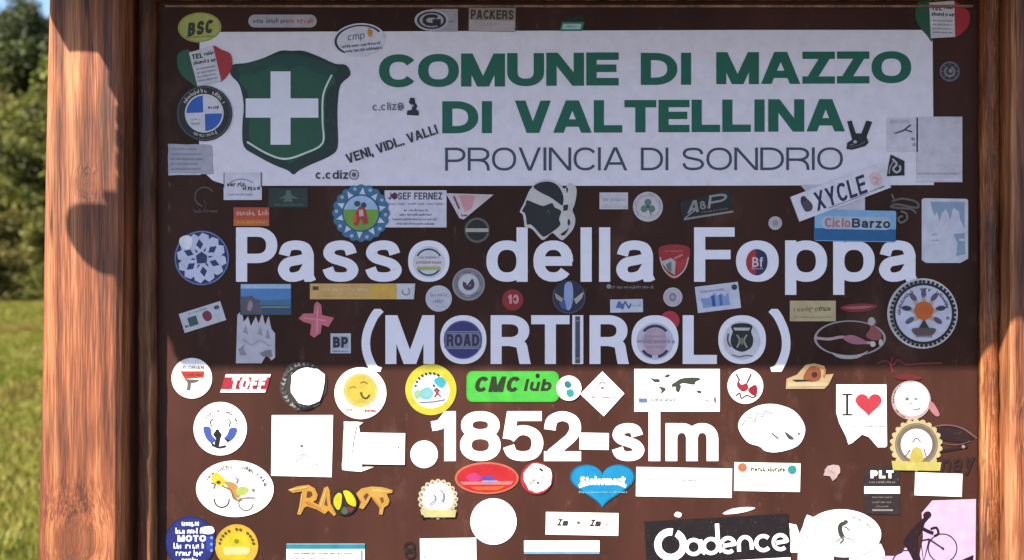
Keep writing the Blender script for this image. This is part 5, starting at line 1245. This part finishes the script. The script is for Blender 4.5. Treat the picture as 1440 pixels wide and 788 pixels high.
def stems_mesh(name, seed, n, h, spread, r, mat):
    g = random.Random(seed)
    V, F = [], []
    for i in range(n):
        a = g.uniform(0, 6.28); tilt = spread * g.uniform(.3, 1)
        p = Vector((g.uniform(-.1, .1), g.uniform(-.1, .1), -.3))
        for k in range(5):
            rr = r * (1 - k / 5.5)
            for j in range(5):
                t = j * 1.2566
                V.append((p.x + rr * math.cos(t), p.y + rr * math.sin(t), p.z))
            if k:
                b0 = len(V) - 10
                for j in range(5):
                    j2 = (j + 1) % 5
                    F.append((b0 + j, b0 + j2, b0 + 5 + j2, b0 + 5 + j))
            p = p + Vector((math.cos(a) * tilt / 4 * (1 + .3 * k) + g.uniform(-.04, .04), math.sin(a) * tilt / 4 + g.uniform(-.04, .04), (h + .3) / 4))
    me = bpy.data.meshes.new(name)
    me.from_pydata(V, [], F); me.materials.append(mat); me.update()
    return me

M_BARK = noisy('bark', '2c2018', '4a3828', 12, rough=.9)
M_OLIVE = noisy('olive_leaves', '3e4016', '84803a', 1.6, rough=.6, c3='5e5e26', rand=.4, transl=.25)
M_GREENL = noisy('green_leaves', '343c14', '7a7a34', 1.8, rough=.6, c3='545a22', rand=.5, transl=.25)
M_DARKL = noisy('dark_needles', '222a14', '525a2c', 1.6, rough=.6, c3='384020', rand=.2, transl=.12)
M_BRN = noisy('dry_leaves', '524a28', '867c4c', 2.0, rough=.7, c3='686036', rand=.3, transl=.25)

proto = []
for k, (mat, seed) in enumerate(((M_OLIVE, 3), (M_GREENL, 5), (M_BRN, 8))):
    proto.append((quads_mesh('crown', leaf_cloud(seed, 1.0, 1.0, 1.0, 46, 150, .055, .35), mat), stems_mesh('stem', seed, 7, 1.0, .55, .03, M_BARK)))
big_tree = (quads_mesh('crown', leaf_cloud(21, 1.0, 1.0, 1.3, 90, 170, .05, 1.1), M_DARKL), stems_mesh('trunk', 4, 3, 1.6, .3, .06, M_BARK))

def plant(name, cme, tme, tname, x, y, s, sz, rz, label, cat, group):
    r = empty(name, (x, y, ground_h(x, y)))
    r.rotation_euler.z = rz; r.scale = (s, s, sz)
    for nm, me in (('crown', cme), (tname, tme)):
        c = bpy.data.objects.new(nm, me); col.objects.link(c); c.parent = r
    tag(r, label, cat, group)

def ray_x(u, y):      # world x seen at picture column u for a thing standing at depth y
    return (u - 720) / 1500 * (y + DIST)

LAB = {0: 'olive yellow bushy shrub on the bank behind the sign', 1: 'green leafy shrub at the edge of the meadow', 2: 'straw coloured dry shrub higher on the bank'}
g_ = random.Random(12)
spots = []
for row, (y, s0, kinds) in enumerate(((23.7, .95, (1, 1, 0)), (25.1, 1.3, (0, 1)), (27.2, 1.5, (0, 1, 1)), (29.6, 1.6, (0, 1, 0)), (32.0, 1.6, (2, 0, 2)), (34.2, 1.9, (0, 2, 1)))):
    u = -190 + row * 31
    while u < 260:
        s = s0 * g_.uniform(.8, 1.2)
        spots.append((u, y + g_.uniform(-.35, .35), s, g_.choice(kinds)))
        u += s * 1.1 / (y + DIST) * 1500
for u, y, s, k in spots:
    plant('shrub', proto[k][0], proto[k][1], 'stem', ray_x(u, y), y, s, s * g_.uniform(.85, 1.15), g_.uniform(0, 6.28), LAB[k], 'shrub', 'shrubs on the bank')
plant('tree', big_tree[0], big_tree[1], 'trunk', ray_x(40, 33.6), 33.6, 1.55, 1.75, .5, 'dark evergreen tree on top of the bank behind the left post', 'tree', None)
plant('tree', big_tree[0], big_tree[1], 'trunk', ray_x(170, 36), 36, 1.7, 1.9, 2.1, 'tall dark evergreen tree next to a shorter evergreen on the bank', 'tree', None)

# the rest of the overgrown bank, off to the sides and behind the board: one mass
g = np.random.default_rng(9)
parts = []
protoV = [leaf_cloud(40 + k, 1.0, 1.0, 1.0, 30, 60, .075, .35) for k in range(4)]
for row, y0 in enumerate((23.9, 25.4, 27.4, 29.8, 32.2, 35.0)):
    for u in list(range(-1500, -200, 75)) + list(range(270, 2900, 75)):
        u2, y, s = u + g.uniform(-25, 25), y0 + g.uniform(-.4, .4), g.uniform(1.0, 1.8)
        x = ray_x(u2, y)
        parts.append(protoV[g.integers(4)] * np.array([s, s, s * g.uniform(.8, 1.1)]) + np.array([x, y, ground_h(x, y)]))
th = bpy.data.objects.new('thicket', quads_mesh('thicket', np.concatenate(parts), M_OLIVE))
col.objects.link(th)
tag(th, 'dense olive green thicket covering the bank behind the board', 'thicket', kind='stuff')

# far woodland that reads as one mass
g = np.random.default_rng(5)
parts = []
for k in range(60):
    x = -75 + k * 2.6 + g.uniform(-.8, .8)
    if -26 < x < -16.2: continue
    V = leaf_cloud(100 + k, 2.4, 2.0, g.uniform(2.2, 3.6), 34, 60, .16, 1.2)
    y = 50 + g.uniform(-4, 6)
    parts.append(V + np.array([x, y, ground_h(x, y)]))
wd = bpy.data.objects.new('woodland', quads_mesh('woodland', np.concatenate(parts), M_GREENL))
col.objects.link(wd)
tag(wd, 'far green woodland along the skyline behind the board', 'woodland', kind='stuff')

# grass
def grass_field():
    g = np.random.default_rng(11)
    A = []
    n = 95000                                # dense where the meadow shows beside the left post
    y = 3.2 + (24.8 - 3.2) * g.random(n) ** .8
    u = g.uniform(-230, 260, n)
    A.append(np.stack([(u - 720) / 1500 * (y + DIST), y], 1))
    n = 50000
    A.append(np.stack([g.uniform(-16, 16, n), g.uniform(1.0, 24, n)], 1))
    P = np.concatenate(A)
    N = len(P)
    z = np.array([ground_h(a, b) for a, b in P])
    dist = P[:, 1] + DIST
    h = g.uniform(.035, .085, N) * (1 + .012 * dist)
    wdt = g.uniform(.005, .010, N) * (1 + .06 * dist)
    ang = g.uniform(0, math.pi, N); lean = g.normal(scale=.45, size=(N, 2)) * h[:, None]
    V = np.empty((N, 3, 3))
    V[:, 0] = np.stack([P[:, 0] - np.cos(ang) * wdt, P[:, 1] - np.sin(ang) * wdt, z - .01], 1)
    V[:, 1] = np.stack([P[:, 0] + np.cos(ang) * wdt, P[:, 1] + np.sin(ang) * wdt, z - .01], 1)
    V[:, 2] = np.stack([P[:, 0] + lean[:, 0], P[:, 1] + lean[:, 1], z + h], 1)
    me = bpy.data.meshes.new('grass')
    me.vertices.add(N * 3); me.loops.add(N * 3); me.polygons.add(N)
    me.vertices.foreach_set('co', V.astype(np.float32).ravel())
    me.loops.foreach_set('vertex_index', np.arange(N * 3, dtype=np.int32))
    me.polygons.foreach_set('loop_start', np.arange(0, N * 3, 3, dtype=np.int32))
    me.materials.append(noisy('grass_blades', '6e4c28', '6a6c1e', .7, rough=.6, c3='807a32', lo=.34, hi=.60, transl=.3))
    me.update(calc_edges=True)
    o = bpy.data.objects.new('grass', me)
    col.objects.link(o)
    tag(o, 'short yellow green meadow grass beside the left post', 'grass', kind='stuff')
grass_field()
